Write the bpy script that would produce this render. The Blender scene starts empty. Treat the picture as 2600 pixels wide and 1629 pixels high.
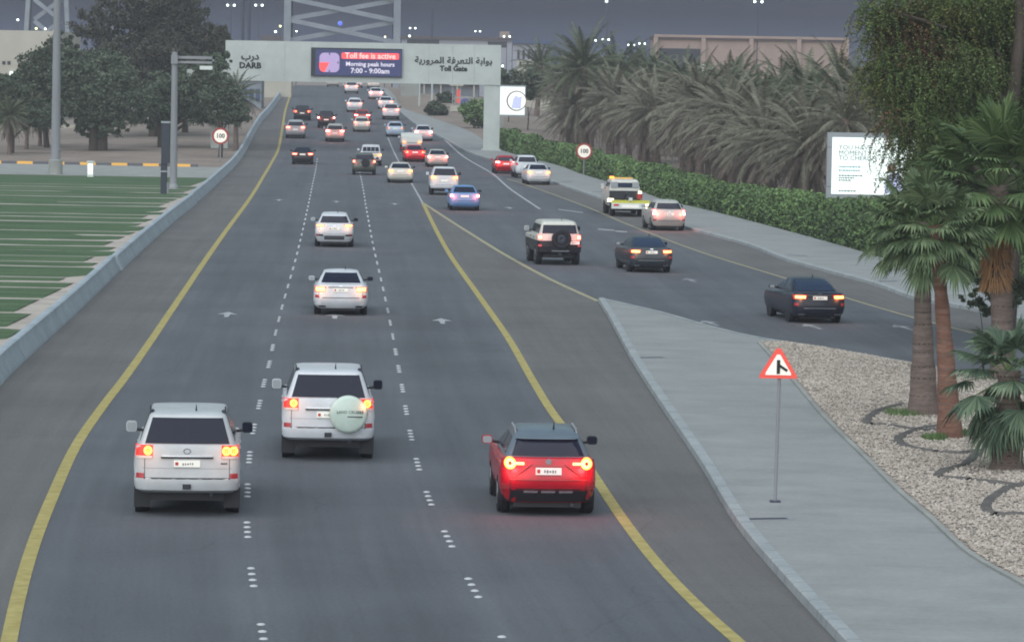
import bpy, bmesh, math, random
from mathutils import Vector, Matrix, noise
R = math.radians
random.seed(7)
SC = bpy.context.scene
COL = SC.collection

# ------------------------------------------------------------------ camera, sky, light, exposure
F, VH, CH, ROLL = 9500.0, 177.0, 8.33, R(1.02)
PITCH = math.atan((814.5 - VH) / F)
cd = bpy.data.cameras.new('camera'); cam = bpy.data.objects.new('camera', cd); COL.objects.link(cam)
cd.sensor_width = 36; cd.lens = F / 2600 * 36; cd.clip_start = 1; cd.clip_end = 9000
MC = Matrix.Rotation(math.pi / 2 - PITCH, 3, 'X') @ Matrix.Rotation(ROLL, 3, 'Z')
cam.matrix_world = Matrix.Translation((0, 0, CH)) @ MC.to_4x4()
SC.camera = cam

SUN_EL, SUN_AZ = R(4.0), R(200)
w = bpy.data.worlds.new("World"); SC.world = w; w.use_nodes = True
nt = w.node_tree; bg = nt.nodes['Background']
sky = nt.nodes.new('ShaderNodeTexSky'); sky.sky_type = 'NISHITA'; sky.sun_disc = False
sky.sun_elevation = SUN_EL; sky.sun_rotation = SUN_AZ; sky.air_density = 1.2; sky.dust_density = 0.6; sky.ozone_density = 2.0
# a slate-blue bank of dusk cloud lies along the horizon below the clear sky
tcw = nt.nodes.new('ShaderNodeTexCoord'); sx = nt.nodes.new('ShaderNodeSeparateXYZ'); nt.links.new(tcw.outputs['Generated'], sx.inputs[0])
rw = nt.nodes.new('ShaderNodeValToRGB'); nt.links.new(sx.outputs['Z'], rw.inputs[0])
e = rw.color_ramp.elements; e[0].position = 0; e[0].color = (.46, .62, 1.0, 1); e[1].position = .2; e[1].color = (.45, .5, .75, 1)
for p_, c_ in ((.006, (.31, .41, .72, 1)), (.016, (.075, .10, .23, 1))): q_ = e.new(p_); q_.color = c_
rf = nt.nodes.new('ShaderNodeValToRGB'); nt.links.new(sx.outputs['Z'], rf.inputs[0])
rf.color_ramp.elements[0].position = .05; rf.color_ramp.elements[0].color = (1, 1, 1, 1); rf.color_ramp.elements[1].position = .25; rf.color_ramp.elements[1].color = (0, 0, 0, 1)
wn = nt.nodes.new('ShaderNodeTexNoise'); wn.inputs['Scale'].default_value = 14; wn.inputs['Detail'].default_value = 5
wm = nt.nodes.new('ShaderNodeMapping'); wm.inputs['Scale'].default_value = (1, 1, 5); nt.links.new(tcw.outputs['Generated'], wm.inputs[0]); nt.links.new(wm.outputs[0], wn.inputs['Vector'])
wr = nt.nodes.new('ShaderNodeMapRange'); wr.inputs[3].default_value = .82; wr.inputs[4].default_value = 1.18; nt.links.new(wn.outputs['Fac'], wr.inputs[0])
wx = nt.nodes.new('ShaderNodeMix'); wx.data_type = 'RGBA'; wx.blend_type = 'MULTIPLY'; wx.inputs[0].default_value = 1
nt.links.new(rw.outputs[0], wx.inputs[6]); nt.links.new(wr.outputs[0], wx.inputs[7])
mxw = nt.nodes.new('ShaderNodeMix'); mxw.data_type = 'RGBA'; nt.links.new(rf.outputs[0], mxw.inputs[0])
nt.links.new(sky.outputs[0], mxw.inputs[6]); nt.links.new(wx.outputs[2], mxw.inputs[7])
nt.links.new(mxw.outputs[2], bg.inputs[0]); bg.inputs[1].default_value = 0.08
sd = bpy.data.lights.new('dusk_sun', 'SUN'); sd.energy = 1.5; sd.angle = R(110); sd.color = (0.945, 0.98, 1.0)
so = bpy.data.objects.new('dusk_sun', sd); COL.objects.link(so)
so.rotation_euler = (R(38), 0, -R(20)); so.location = (0, -20, 40)
SC.view_settings.view_transform = 'Standard'; SC.view_settings.look = 'None'
SC.view_settings.exposure = 1.3; SC.view_settings.gamma = 1
SC.cycles.use_denoising = True; SC.cycles.max_bounces = 6; SC.cycles.volume_bounces = 1
SC.cycles.transparent_max_bounces = 8; SC.cycles.sample_clamp_indirect = 4
SC.cycles.filter_width = 1.9

# ------------------------------------------------------------------ helpers
def zr(y):
    if y < 300: return 0.0
    if y < 360: return 0.03 * (y - 300) ** 2 / 120
    if y < 440: return 0.9 + 0.03 * (y - 360)
    if y < 560: t = y - 440; return 3.3 + 0.03 * t - 0.03 * t * t / 240
    if y < 620: return 5.1
    if y < 700: return 5.1 - 0.02 * (y - 620) ** 2 / 160
    return max(0.0, 4.7 - 0.02 * (y - 700))
def ray(u, v): return MC @ Vector(((u - 1300) / F, -(v - 814.5) / F, -1))
def at(u, v, y):
    d = ray(u, v); t = y / d.y
    return Vector((d.x * t, y, CH + d.z * t))
def G(u, v):
    d = ray(u, v)
    f = lambda y: CH + d.z / d.y * y - zr(y)
    y = 40.0
    while f(y) > 0 and y < 640: y += 2
    a, b = y - 2, y
    for _ in range(20):
        m = (a + b) / 2
        if f(m) > 0: a = m
        else: b = m
    p = at(u, v, a); p.z = zr(a); return p
def pxm(y): return F / y
class Cv:
    def __init__(s, pts):
        P = sorted(((q.y, q.x) for q in (G(*p) for p in pts)))
        s.P = [P[0]]
        for p in P[1:]:
            if p[0] - s.P[-1][0] > 0.3: s.P.append(p)
    def __call__(s, y):
        P = s.P
        if y <= P[0][0]:
            (a, b), (c, d) = P[0], P[1]; return b + (d - b) / (c - a) * (y - a)
        if y >= P[-1][0]:
            (a, b), (c, d) = P[-2], P[-1]; return d + (d - b) / (c - a) * (y - c)
        for i in range(len(P) - 1):
            if P[i][0] <= y <= P[i + 1][0]: break
        y0, x0 = P[i]; y1, x1 = P[i + 1]; h = y1 - y0; t = (y - y0) / h
        sl = lambda j: (P[j + 1][1] - P[j][1]) / (P[j + 1][0] - P[j][0])
        n = len(P) - 1
        m0 = sl(i) if i == 0 else (sl(i - 1) + sl(i)) / 2
        m1 = sl(i) if i + 1 == n else (sl(i) + sl(i + 1)) / 2
        return ((2*t**3 - 3*t*t + 1) * x0 + (t**3 - 2*t*t + t) * h * m0 + (-2*t**3 + 3*t*t) * x1 + (t**3 - t*t) * h * m1)
    def slope(s, y): return (s(y + 3) - s(y - 3)) / 6

def tag(o, label=None, cat=None, group=None, kind=None):
    if label: o['label'] = label
    if cat: o['category'] = cat
    if group: o['group'] = group
    if kind: o['kind'] = kind
    return o
def empty(name, loc, rz=0):
    o = bpy.data.objects.new(name, None); COL.objects.link(o); o.empty_display_size = .3
    o.location = loc; o.rotation_euler.z = rz; return o
def copy_tree(o, parent=None):
    c = o.copy(); COL.objects.link(c); c.parent = parent
    for ch in [x for x in o.children]: copy_tree(ch, c)
    return c

class MB:
    def __init__(s): s.v = []; s.f = []
    def add(s, vs, fs):
        n = len(s.v); s.v += [tuple(p) for p in vs]; s.f += [tuple(i + n for i in f) for f in fs]; return s
    def box(s, x0, x1, y0, y1, z0, z1, M=None):
        vs = [Vector((x, y, z)) for x in (x0, x1) for y in (y0, y1) for z in (z0, z1)]
        if M: vs = [M @ p for p in vs]
        return s.add(vs, [(0, 1, 3, 2), (4, 6, 7, 5), (0, 4, 5, 1), (2, 3, 7, 6), (0, 2, 6, 4), (1, 5, 7, 3)])
    def tube(s, pts, rs, n=8, caps=True):
        pts = [Vector(p) for p in pts]
        if not hasattr(rs, '__len__'): rs = [rs] * len(pts)
        vs = []; fs = []
        for i, p in enumerate(pts):
            d = (pts[min(i + 1, len(pts) - 1)] - pts[max(i - 1, 0)]).normalized()
            a = d.orthogonal().normalized() if abs(d.z) < .9 else Vector((1, 0, 0)).cross(d).normalized()
            b = d.cross(a)
            for k in range(n):
                t = 2 * math.pi * k / n; vs.append(p + (a * math.cos(t) + b * math.sin(t)) * rs[i])
        for i in range(len(pts) - 1):
            for k in range(n):
                fs.append((i*n + k, i*n + (k+1) % n, (i+1)*n + (k+1) % n, (i+1)*n + k))
        if caps: fs += [tuple(range(n))[::-1], tuple((len(pts)-1)*n + k for k in range(n))]
        return s.add(vs, fs)
    def bar(s, a, b, w, d):           # rectangular beam between two points
        a, b = Vector(a), Vector(b); dr = (b - a).normalized()
        sd_ = dr.cross(Vector((0, 1, 0))); sd_ = sd_.normalized() if sd_.length > .01 else Vector((1, 0, 0))
        up = sd_.cross(dr).normalized()
        vs = [p + sd_ * i * w / 2 + up * j * d / 2 for p in (a, b) for i, j in ((-1, -1), (1, -1), (1, 1), (-1, 1))]
        return s.add(vs, [(0, 3, 2, 1), (4, 5, 6, 7), (0, 1, 5, 4), (1, 2, 6, 5), (2, 3, 7, 6), (3, 0, 4, 7)])
    def prism(s, poly, y0, y1):       # polygon in x,z extruded in y
        n = len(poly); vs = [(x, y0, z) for x, z in poly] + [(x, y1, z) for x, z in poly]
        fs = [tuple(range(n)), tuple(range(2*n - 1, n - 1, -1))] + [(i, i + n, (i+1) % n + n, (i+1) % n) for i in range(n)]
        return s.add(vs, fs)
    def lathe(s, prof, c=(0, 0, 0), n=24, axis='y'):   # prof: (r, h)
        vs = []; fs = []
        for r, h in prof:
            for k in range(n):
                t = 2 * math.pi * k / n; a, b = r * math.cos(t), r * math.sin(t)
                p = (a, h, b) if axis == 'y' else ((h, a, b) if axis == 'x' else (a, b, h))
                vs.append((p[0] + c[0], p[1] + c[1], p[2] + c[2]))
        for i in range(len(prof) - 1):
            for k in range(n): fs.append((i*n + k, i*n + (k+1) % n, (i+1)*n + (k+1) % n, (i+1)*n + k))
        fs += [tuple(range(n)), tuple((len(prof)-1)*n + k for k in range(n))]
        return s.add(vs, fs)
    def build(s, name, m, parent=None, smooth=None, fix=True):
        me = bpy.data.meshes.new(name); me.from_pydata(s.v, [], s.f)
        if fix:
            bm = bmesh.new(); bm.from_mesh(me); bmesh.ops.recalc_face_normals(bm, faces=bm.faces); bm.to_mesh(me); bm.free()
        me.materials.append(m)
        if smooth:
            me.polygons.foreach_set('use_smooth', [True] * len(me.polygons)); me.set_sharp_from_angle(angle=R(smooth))
        o = bpy.data.objects.new(name, me); COL.objects.link(o); o.parent = parent
        return o
def thing(mb, name, m, label, cat, group=None, smooth=None):
    return tag(mb.build(name, m, None, smooth), label, cat, group)

# ------------------------------------------------------------------ materials
def mat(name, col, rough=.8, metal=0, emis=None, es=0, coat=0, spec=.5):
    m = bpy.data.materials.new(name); m.use_nodes = True; b = m.node_tree.nodes['Principled BSDF']
    b.inputs['Base Color'].default_value = (*col, 1); b.inputs['Roughness'].default_value = rough
    b.inputs['Metallic'].default_value = metal; b.inputs['Coat Weight'].default_value = coat
    b.inputs['Specular IOR Level'].default_value = spec
    if emis: b.inputs['Emission Color'].default_value = (*emis, 1); b.inputs['Emission Strength'].default_value = es
    return m
def noisy(name, stops, scale=1, rough=.85, detail=6, bump=0, bscale=None, stretch=(1, 1, 1), island=False, second=None, coat=0, spec=.4, ndist=0):
    m = mat(name, (1, 1, 1), rough, coat=coat, spec=spec); N = m.node_tree.nodes; L = m.node_tree.links; b = N['Principled BSDF']
    tc = N.new('ShaderNodeTexCoord'); mp = N.new('ShaderNodeMapping'); mp.inputs['Scale'].default_value = stretch
    L.new(tc.outputs['Object'], mp.inputs[0])
    n1 = N.new('ShaderNodeTexNoise'); n1.inputs['Scale'].default_value = scale; n1.inputs['Detail'].default_value = detail
    n1.inputs['Roughness'].default_value = .6; n1.inputs['Distortion'].default_value = ndist
    L.new(mp.outputs[0], n1.inputs['Vector'])
    cr = N.new('ShaderNodeValToRGB'); e = cr.color_ramp.elements
    while len(e) < len(stops): e.new(.5)
    for i, (p, c) in enumerate(stops): e[i].position = p; e[i].color = (*c, 1)
    src = n1.outputs['Fac']
    if island:
        g = N.new('ShaderNodeNewGeometry'); mx = N.new('ShaderNodeMath'); mx.operation = 'MULTIPLY_ADD'
        mx.inputs[1].default_value = .45; L.new(g.outputs['Random Per Island'], mx.inputs[0])
        m2 = N.new('ShaderNodeMath'); m2.operation = 'MULTIPLY'; m2.inputs[1].default_value = .55
        L.new(src, m2.inputs[0]); L.new(m2.outputs[0], mx.inputs[2]); src = mx.outputs[0]
    L.new(src, cr.inputs[0]); out = cr.outputs[0]
    if second:
        sc2, amt, lo, hi = second
        n2 = N.new('ShaderNodeTexNoise'); n2.inputs['Scale'].default_value = sc2; n2.inputs['Detail'].default_value = 3
        L.new(tc.outputs['Object'], n2.inputs['Vector'])
        mr = N.new('ShaderNodeMapRange'); mr.inputs[1].default_value = .3; mr.inputs[2].default_value = .7
        mr.inputs[3].default_value = lo; mr.inputs[4].default_value = hi; L.new(n2.outputs['Fac'], mr.inputs[0])
        mm = N.new('ShaderNodeMix'); mm.data_type = 'RGBA'; mm.blend_type = 'MULTIPLY'; mm.inputs[0].default_value = amt
        L.new(out, mm.inputs[6]); L.new(mr.outputs[0], mm.inputs[7]); out = mm.outputs[2]
    L.new(out, b.inputs['Base Color'])
    if bump:
        nb = N.new('ShaderNodeTexNoise'); nb.inputs['Scale'].default_value = bscale or scale * 8; nb.inputs['Detail'].default_value = 4
        L.new(tc.outputs['Object'], nb.inputs['Vector'])
        bp = N.new('ShaderNodeBump'); bp.inputs['Strength'].default_value = bump; bp.inputs['Distance'].default_value = .05
        L.new(nb.outputs['Fac'], bp.inputs['Height']); L.new(bp.outputs[0], b.inputs['Normal'])
    return m
def paint(name, col, rough=.36, dirt=.14):
    d = tuple(c * (1 - dirt) for c in col)
    m = noisy('paint_' + name, [(.35, d), (.65, col)], 2.2, rough, 3, coat=.3, spec=.5); m.node_tree.nodes['Principled BSDF'].inputs['Coat Roughness'].default_value = .16; return m
M = {}
def asphalt(name, c0, c1, tracks):
    m = mat(name, (1, 1, 1), .84, spec=.35); N = m.node_tree.nodes; L = m.node_tree.links; b = N['Principled BSDF']
    uv = N.new('ShaderNodeUVMap'); uv.uv_map = 'lane'; tc = N.new('ShaderNodeTexCoord')
    def nz(src, sc, det, stretch=None):
        n = N.new('ShaderNodeTexNoise'); n.inputs['Scale'].default_value = sc; n.inputs['Detail'].default_value = det; n.inputs['Roughness'].default_value = .65
        if stretch: mp = N.new('ShaderNodeMapping'); mp.inputs['Scale'].default_value = stretch; L.new(src, mp.inputs[0]); src = mp.outputs[0]
        L.new(src, n.inputs['Vector']); return n.outputs['Fac']
    def mr(src, a, b_, lo, hi):
        n = N.new('ShaderNodeMapRange'); n.inputs[1].default_value = a; n.inputs[2].default_value = b_; n.inputs[3].default_value = lo; n.inputs[4].default_value = hi; L.new(src, n.inputs[0]); return n.outputs[0]
    def mu(a, b_, op='MULTIPLY'):
        n = N.new('ShaderNodeMath'); n.operation = op; L.new(a, n.inputs[0])
        if isinstance(b_, (int, float)): n.inputs[1].default_value = b_
        else: L.new(b_, n.inputs[1])
        return n.outputs[0]
    cr = N.new('ShaderNodeValToRGB'); cr.color_ramp.elements[0].position = .3; cr.color_ramp.elements[0].color = (*c0, 1); cr.color_ramp.elements[1].position = .7; cr.color_ramp.elements[1].color = (*c1, 1)
    L.new(nz(uv.outputs[0], 1, 6, (.5, .03, 1)), cr.inputs[0])
    f = mr(nz(tc.outputs['Object'], 13, 3), .3, .7, .84, 1.16)                      # aggregate grain
    f = mu(f, mr(nz(tc.outputs['Object'], .16, 5), .35, .65, .90, 1.09))            # patches
    f = mu(f, mr(nz(uv.outputs[0], 1, 3, (4.0, .05, 1)), .3, .7, .93, 1.07))        # streaks along the lanes
    vo = N.new('ShaderNodeTexVoronoi'); vo.feature = 'DISTANCE_TO_EDGE'; vo.inputs['Scale'].default_value = .11; vo.inputs['Randomness'].default_value = 1
    ds = N.new('ShaderNodeVectorMath'); ds.operation = 'ADD'; nn = N.new('ShaderNodeTexNoise'); nn.inputs['Scale'].default_value = .6; nn.inputs['Detail'].default_value = 5; L.new(tc.outputs['Object'], nn.inputs['Vector'])
    L.new(tc.outputs['Object'], ds.inputs[0]); L.new(nn.outputs['Color'], ds.inputs[1]); L.new(ds.outputs[0], vo.inputs['Vector'])
    f = mu(f, mr(vo.outputs['Distance'], 0, .004, .84, 1.0))                         # fine cracks
    if tracks:
        sp = N.new('ShaderNodeSeparateXYZ'); L.new(uv.outputs[0], sp.inputs[0])
        a = mu(mu(sp.outputs[0], 2 * math.pi * 2 / 3.55), 0.0, 'ADD'); c = N.new('ShaderNodeMath'); c.operation = 'COSINE'; L.new(a, c.inputs[0])
        f = mu(f, mr(c.outputs[0], -1, 1, .945, 1.05))                              # polished wheel tracks
        a2 = mu(sp.outputs[0], 2 * math.pi / 3.55); c2 = N.new('ShaderNodeMath'); c2.operation = 'COSINE'; L.new(a2, c2.inputs[0])
        f = mu(f, mr(c2.outputs[0], -1, -.7, .93, 1.0))                             # oil line down each lane
    mm = N.new('ShaderNodeMix'); mm.data_type = 'RGBA'; mm.blend_type = 'MULTIPLY'; mm.inputs[0].default_value = 1
    L.new(cr.outputs[0], mm.inputs[6]); L.new(f, mm.inputs[7]); L.new(mm.outputs[2], b.inputs['Base Color'])
    bp = N.new('ShaderNodeBump'); bp.inputs['Strength'].default_value = .35; bp.inputs['Distance'].default_value = .03
    L.new(nz(tc.outputs['Object'], 30, 4), bp.inputs['Height']); L.new(bp.outputs[0], b.inputs['Normal'])
    return m
M['asphalt'] = asphalt('asphalt', (.090, .099, .113), (.120, .130, .146), True)
M['shoulder'] = asphalt('asphalt_shoulder', (.118, .119, .120), (.148, .146, .144), False)
M['yellow'] = noisy('road_paint_yellow', [(.35, (.33, .275, .09)), (.65, (.46, .39, .15))], 3, .7, 6)
M['yellow_w'] = noisy('road_paint_worn_yellow', [(.35, (.30, .28, .17)), (.65, (.42, .39, .25))], 3, .7, 6)
M['white'] = noisy('road_paint_white', [(.35, (.30, .32, .34)), (.65, (.46, .48, .50))], 4, .7, 6)
M['white_w'] = noisy('worn_road_paint', [(.42, (.17, .18, .19)), (.6, (.40, .42, .44))], 2.5, .7, 6)
M['dot'] = mat('ceramic_dot', (.52, .54, .56), .5)
M['kerb'] = noisy('kerb_concrete', [(.3, (.27, .30, .31)), (.7, (.38, .41, .42))], .8, .8, 8, .2, 20, second=(6, .5, .8, 1.1))
M['barrier'] = noisy('barrier_concrete', [(.3, (.29, .345, .38)), (.7, (.40, .465, .51))], .5, .75, 8, .2, 20, second=(3, .5, .85, 1.1))
M['pave'] = noisy('paving', [(.3, (.245, .262, .262)), (.7, (.32, .337, .335))], .5, .85, 8, .25, 30, (1, 1.2, 1), second=(9, .5, .85, 1.1))
M['gravel'] = noisy('gravel', [(.3, (.22, .195, .17)), (.5, (.32, .29, .26)), (.7, (.42, .385, .345))], 7, .9, 8, .9, 14, second=(1.2, .4, .85, 1.1))
M['stone'] = noisy('stone', [(.2, (.25, .215, .18)), (.5, (.38, .335, .29)), (.8, (.56, .50, .44))], 2, .85, 3, island=True)
M['soil'] = noisy('soil', [(.3, (.20, .165, .14)), (.7, (.30, .25, .215))], .3, .95, 9, .5, 10, second=(3, .6, .8, 1.15))
M['sand'] = noisy('sand', [(.3, (.34, .30, .265)), (.7, (.52, .47, .42))], .6, .95, 9, .3, 10)
M['grass'] = noisy('grass', [(.28, (.036, .070, .032)), (.5, (.066, .122, .054)), (.72, (.115, .175, .088))], .5, .95, 9, 1.0, 9, (.35, 2.5, 1), second=(5, .6, .75, 1.2))
M['concrete'] = noisy('gate_panel', [(.35, (.47, .51, .49)), (.65, (.55, .59, .565))], .35, .7, 6, second=(2, .35, .9, 1.06))
M['concrete_d'] = noisy('weathered_concrete', [(.3, (.24, .25, .24)), (.7, (.36, .37, .35))], .5, .85, 8, .2, 8)
M['steel_l'] = noisy('painted_steel', [(.3, (.20, .23, .27)), (.7, (.29, .32, .36))], .4, .6, 6)
M['steel_d'] = mat('dark_steel', (.035, .042, .06), .6)
M['pole'] = noisy('pole_grey', [(.3, (.24, .25, .27)), (.7, (.31, .32, .34))], .6, .6, 5, stretch=(1, 1, .2))
M['pole_d'] = mat('pole_dark', (.05, .06, .09), .6)
M['black'] = mat('black_plastic', (.018, .02, .026), .5)
M['letter'] = mat('black_letter', (.012, .014, .016), .6)
M['tyre'] = noisy('tyre_rubber', [(.3, (.014, .015, .02)), (.7, (.028, .028, .035))], 5, .85, 4)
M['rim'] = mat('rim_alloy', (.35, .36, .38), .35, .8)
M['glass'] = mat('tinted_glass', (.016, .019, .036), .12, spec=.22)
M['glass_b'] = mat('tinted_glass_blue', (.028, .045, .085), .15, spec=.4)
M['chrome'] = mat('chrome', (.7, .72, .75), .2, .9)
M['plate'] = mat('plate_white', (.75, .75, .70), .4, emis=(1, .97, .88), es=.12)
M['plate_mark'] = mat('plate_ink', (.22, .22, .23), .6)
M['plate_red'] = mat('plate_red', (.55, .05, .04), .6)
M['lens'] = mat('red_lens', (.34, .012, .014), .25, emis=(1, .05, .03), es=.10, coat=.4)
M['lens_mid'] = mat('red_lens_dim', (.42, .015, .015), .3, emis=(1, .05, .025), es=.38)
M['lens_lit'] = mat('red_lens_lit', (.5, .02, .02), .3, emis=(1, .045, .03), es=2.4)
M['lens_w'] = mat('clear_lens', (.65, .6, .58), .2, coat=.5)
M['refl'] = mat('red_reflector', (.40, .035, .045), .35)
M['amber'] = mat('amber_glow', (.9, .4, .05), .4, emis=(1, .27, .03), es=1.5)
M['amberhot'] = mat('amber_hot', (.9, .6, .2), .4, emis=(1, .44, .10), es=2.0)
M['tail'] = mat('tail_glow', (.9, .2, .1), .4, emis=(1, .26, .15), es=3.2)
M['brake'] = mat('brake_glow', (.9, .3, .3), .4, emis=(1, .34, .28), es=9)
M['brakered'] = mat('brake_red', (.8, .03, .03), .4, emis=(1, .05, .03), es=5)
M['warm'] = mat('warm_lamp', (.9, .85, .7), .4, emis=(1, .88, .55), es=1.6)
M['lampwhite'] = mat('street_lamp_glow', (.9, .9, .8), .4, emis=(.85, 1, .93), es=2)
M['lampyellow'] = mat('street_lamp_yellow', (.9, .9, .5), .4, emis=(.85, 1, .35), es=1.6)
M['blue'] = mat('blue_lamp', (.1, .15, .6), .4, emis=(.1, .16, .8), es=.35)
M['sign_red'] = mat('sign_red', (.72, .09, .07), .5, emis=(1, .10, .06), es=.12)  # faint emission stands in for retroreflected light on the sign
M['sign_red_d'] = mat('sign_red_dark', (.36, .05, .035), .5)
M['sign_white'] = mat('sign_white', (.86, .82, .74), .5, emis=(1, .93, .8), es=.14)  # sign face glows a little in place of light thrown back
M['box_white'] = mat('white_enamel', (.72, .75, .72), .5)
M['pink'] = noisy('pink_render', [(.3, (.32, .245, .215)), (.7, (.40, .305, .265))], .3, .85, 6)
M['roofdark'] = mat('roof_dark', (.09, .075, .085), .7)
M['bwhite'] = noisy('pale_render', [(.3, (.30, .31, .36)), (.7, (.38, .39, .44))], .2, .8, 5)
M['bcream'] = noisy('cream_render', [(.3, (.42, .40, .34)), (.7, (.52, .50, .43))], .2, .8, 5)
M['bblue'] = mat('blue_fascia', (.06, .09, .17), .6)
M['window'] = mat('dark_window', (.03, .035, .05), .2)
M['bark'] = noisy('bark', [(.3, (.045, .036, .03)), (.7, (.10, .08, .065))], 3, .95, 7, .6, 12, (1, 1, .2))
M['ptrunk'] = noisy('palm_trunk_grey', [(.3, (.125, .095, .082)), (.7, (.24, .185, .16))], 2.2, .95, 8, .8, 9, (.7, .7, 5))
M['ptrunk_r'] = noisy('palm_trunk_red', [(.3, (.14, .07, .05)), (.7, (.27, .15, .11))], 2.2, .95, 8, .8, 9, (.7, .7, 5))
M['skirt'] = noisy('palm_fibre', [(.3, (.26, .14, .07)), (.7, (.50, .29, .14))], 4, .95, 6, .8, 14, (1, 1, .15))
M['fan'] = noisy('fan_leaf', [(.2, (.036, .064, .030)), (.5, (.088, .138, .062)), (.8, (.20, .25, .13))], 1.1, .65, 4, island=True)
M['fan_d'] = noisy('fan_leaf_bluish', [(.2, (.030, .056, .036)), (.5, (.072, .122, .072)), (.8, (.18, .235, .145))], 1.1, .65, 4, island=True)
M['fan_y'] = noisy('fan_leaf_young', [(.2, (.038, .070, .028)), (.5, (.085, .145, .050)), (.8, (.18, .25, .10))], 1.1, .65, 4, island=True)
M['frond_g'] = noisy('frond_green', [(.2, (.042, .058, .034)), (.5, (.092, .112, .066)), (.8, (.16, .18, .11))], .8, .8, 4, island=True)
M['frond_b'] = noisy('frond_dry', [(.2, (.085, .084, .060)), (.5, (.170, .166, .122)), (.8, (.28, .268, .205))], .8, .85, 4, island=True)
M['frond_dead'] = noisy('frond_dead', [(.2, (.085, .072, .060)), (.5, (.165, .138, .115)), (.8, (.26, .22, .185))], .8, .9, 4, island=True)
M['leaf_d'] = noisy('leaf_dark', [(.2, (.026, .038, .025)), (.5, (.066, .090, .057)), (.8, (.13, .155, .10))], .35, .85, 3, island=True)
M['leaf_b'] = noisy('leaf_brown', [(.2, (.022, .024, .017)), (.5, (.055, .055, .040)), (.8, (.10, .095, .07))], .35, .85, 3, island=True)
M['leaf_m'] = noisy('leaf_mid', [(.2, (.034, .052, .034)), (.5, (.085, .115, .075)), (.8, (.16, .19, .13))], .35, .85, 3, island=True)
M['leaf_g'] = noisy('leaf_olive', [(.15, (.032, .052, .015)), (.4, (.070, .110, .032)), (.62, (.12, .175, .052)), (.85, (.20, .245, .085))], .5, .8, 4, island=True)
M['leaf_gy'] = noisy('leaf_yellowing', [(.2, (.06, .085, .022)), (.5, (.13, .16, .042)), (.8, (.23, .20, .065))], .5, .8, 4, island=True)
M['leaf_gb'] = noisy('leaf_browned', [(.2, (.05, .035, .018)), (.5, (.12, .075, .035)), (.8, (.21, .13, .06))], .5, .8, 4, island=True)
M['leaf_h'] = noisy('leaf_hedge', [(.12, (.075, .066, .046)), (.28, (.055, .090, .042)), (.5, (.11, .185, .066)), (.8, (.19, .30, .10))], .25, .85, 3, island=True)
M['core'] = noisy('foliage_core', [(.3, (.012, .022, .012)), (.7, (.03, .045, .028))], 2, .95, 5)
M['screen_bg'] = mat('screen_navy', (.02, .025, .06), .4, emis=(.045, .055, .20), es=.22)
M['screen_rim'] = mat('screen_rim', (.02, .03, .035), .6)
M['screen_red'] = mat('screen_red', (.5, .05, .05), .4, emis=(1, .07, .07), es=.55)
M['screen_lilac'] = mat('screen_lilac', (.3, .22, .4), .4, emis=(.42, .33, .56), es=.28)
M['screen_txt'] = mat('screen_text', (.5, .45, .5), .4, emis=(.75, .72, .9), es=.3)
M['screen_txt2'] = mat('screen_text_pink', (.7, .4, .4), .4, emis=(1, .50, .48), es=.5)
M['bill'] = mat('billboard_glow', (.8, .85, .83), .4, emis=(.86, 1, .96), es=.30)
M['bill_teal'] = mat('billboard_teal', (.12, .35, .38), .5)
M['bill_grey'] = mat('billboard_grey', (.12, .17, .16), .5)
M['bill_lilac'] = mat('billboard_lilac', (.4, .42, .6), .5, emis=(.5, .55, .9), es=.3)
M['bill_brown'] = mat('billboard_brown', (.2, .12, .1), .5, emis=(.3, .2, .15), es=.1)
M['frame'] = mat('billboard_frame', (.33, .36, .38), .5)
M['kyel'] = mat('kerb_yellow', (.75, .42, .09), .6, emis=(1, .5, .08), es=.1)
M['kgrey'] = mat('kerb_grey', (.13, .13, .15), .8)
M['yel'] = mat('yellow_band', (.62, .60, .08), .5)
M['cyl'] = mat('white_glow', (.8, .85, .82), .4, emis=(.8, 1, .95), es=.5)
M['bluesign'] = mat('blue_sign', (.10, .11, .30), .5)

def joints(m, period, axes, width, dark):
    nt_ = m.node_tree; N, L = nt_.nodes, nt_.links; b = N['Principled BSDF']; src = b.inputs['Base Color'].links[0].from_socket
    tc = N.new('ShaderNodeTexCoord'); sp = N.new('ShaderNodeSeparateXYZ'); L.new(tc.outputs['Object'], sp.inputs[0])
    for ax in axes:
        a = N.new('ShaderNodeMath'); a.operation = 'PINGPONG'; a.inputs[1].default_value = period / 2; L.new(sp.outputs['XYZ'.index(ax)], a.inputs[0])
        c = N.new('ShaderNodeMapRange'); c.inputs[1].default_value = width * .5; c.inputs[2].default_value = width; c.inputs[3].default_value = dark; c.inputs[4].default_value = 1; L.new(a.outputs[0], c.inputs[0])
        mm = N.new('ShaderNodeMix'); mm.data_type = 'RGBA'; mm.blend_type = 'MULTIPLY'; mm.inputs[0].default_value = 1
        L.new(src, mm.inputs[6]); L.new(c.outputs[0], mm.inputs[7]); src = mm.outputs[2]
    L.new(src, b.inputs['Base Color'])
joints(M['kerb'], 1.0, 'Y', .03, .6); joints(M['barrier'], 4.0, 'Y', .05, .72); joints(M['pave'], 2.4, 'Y', .04, .92)
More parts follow.
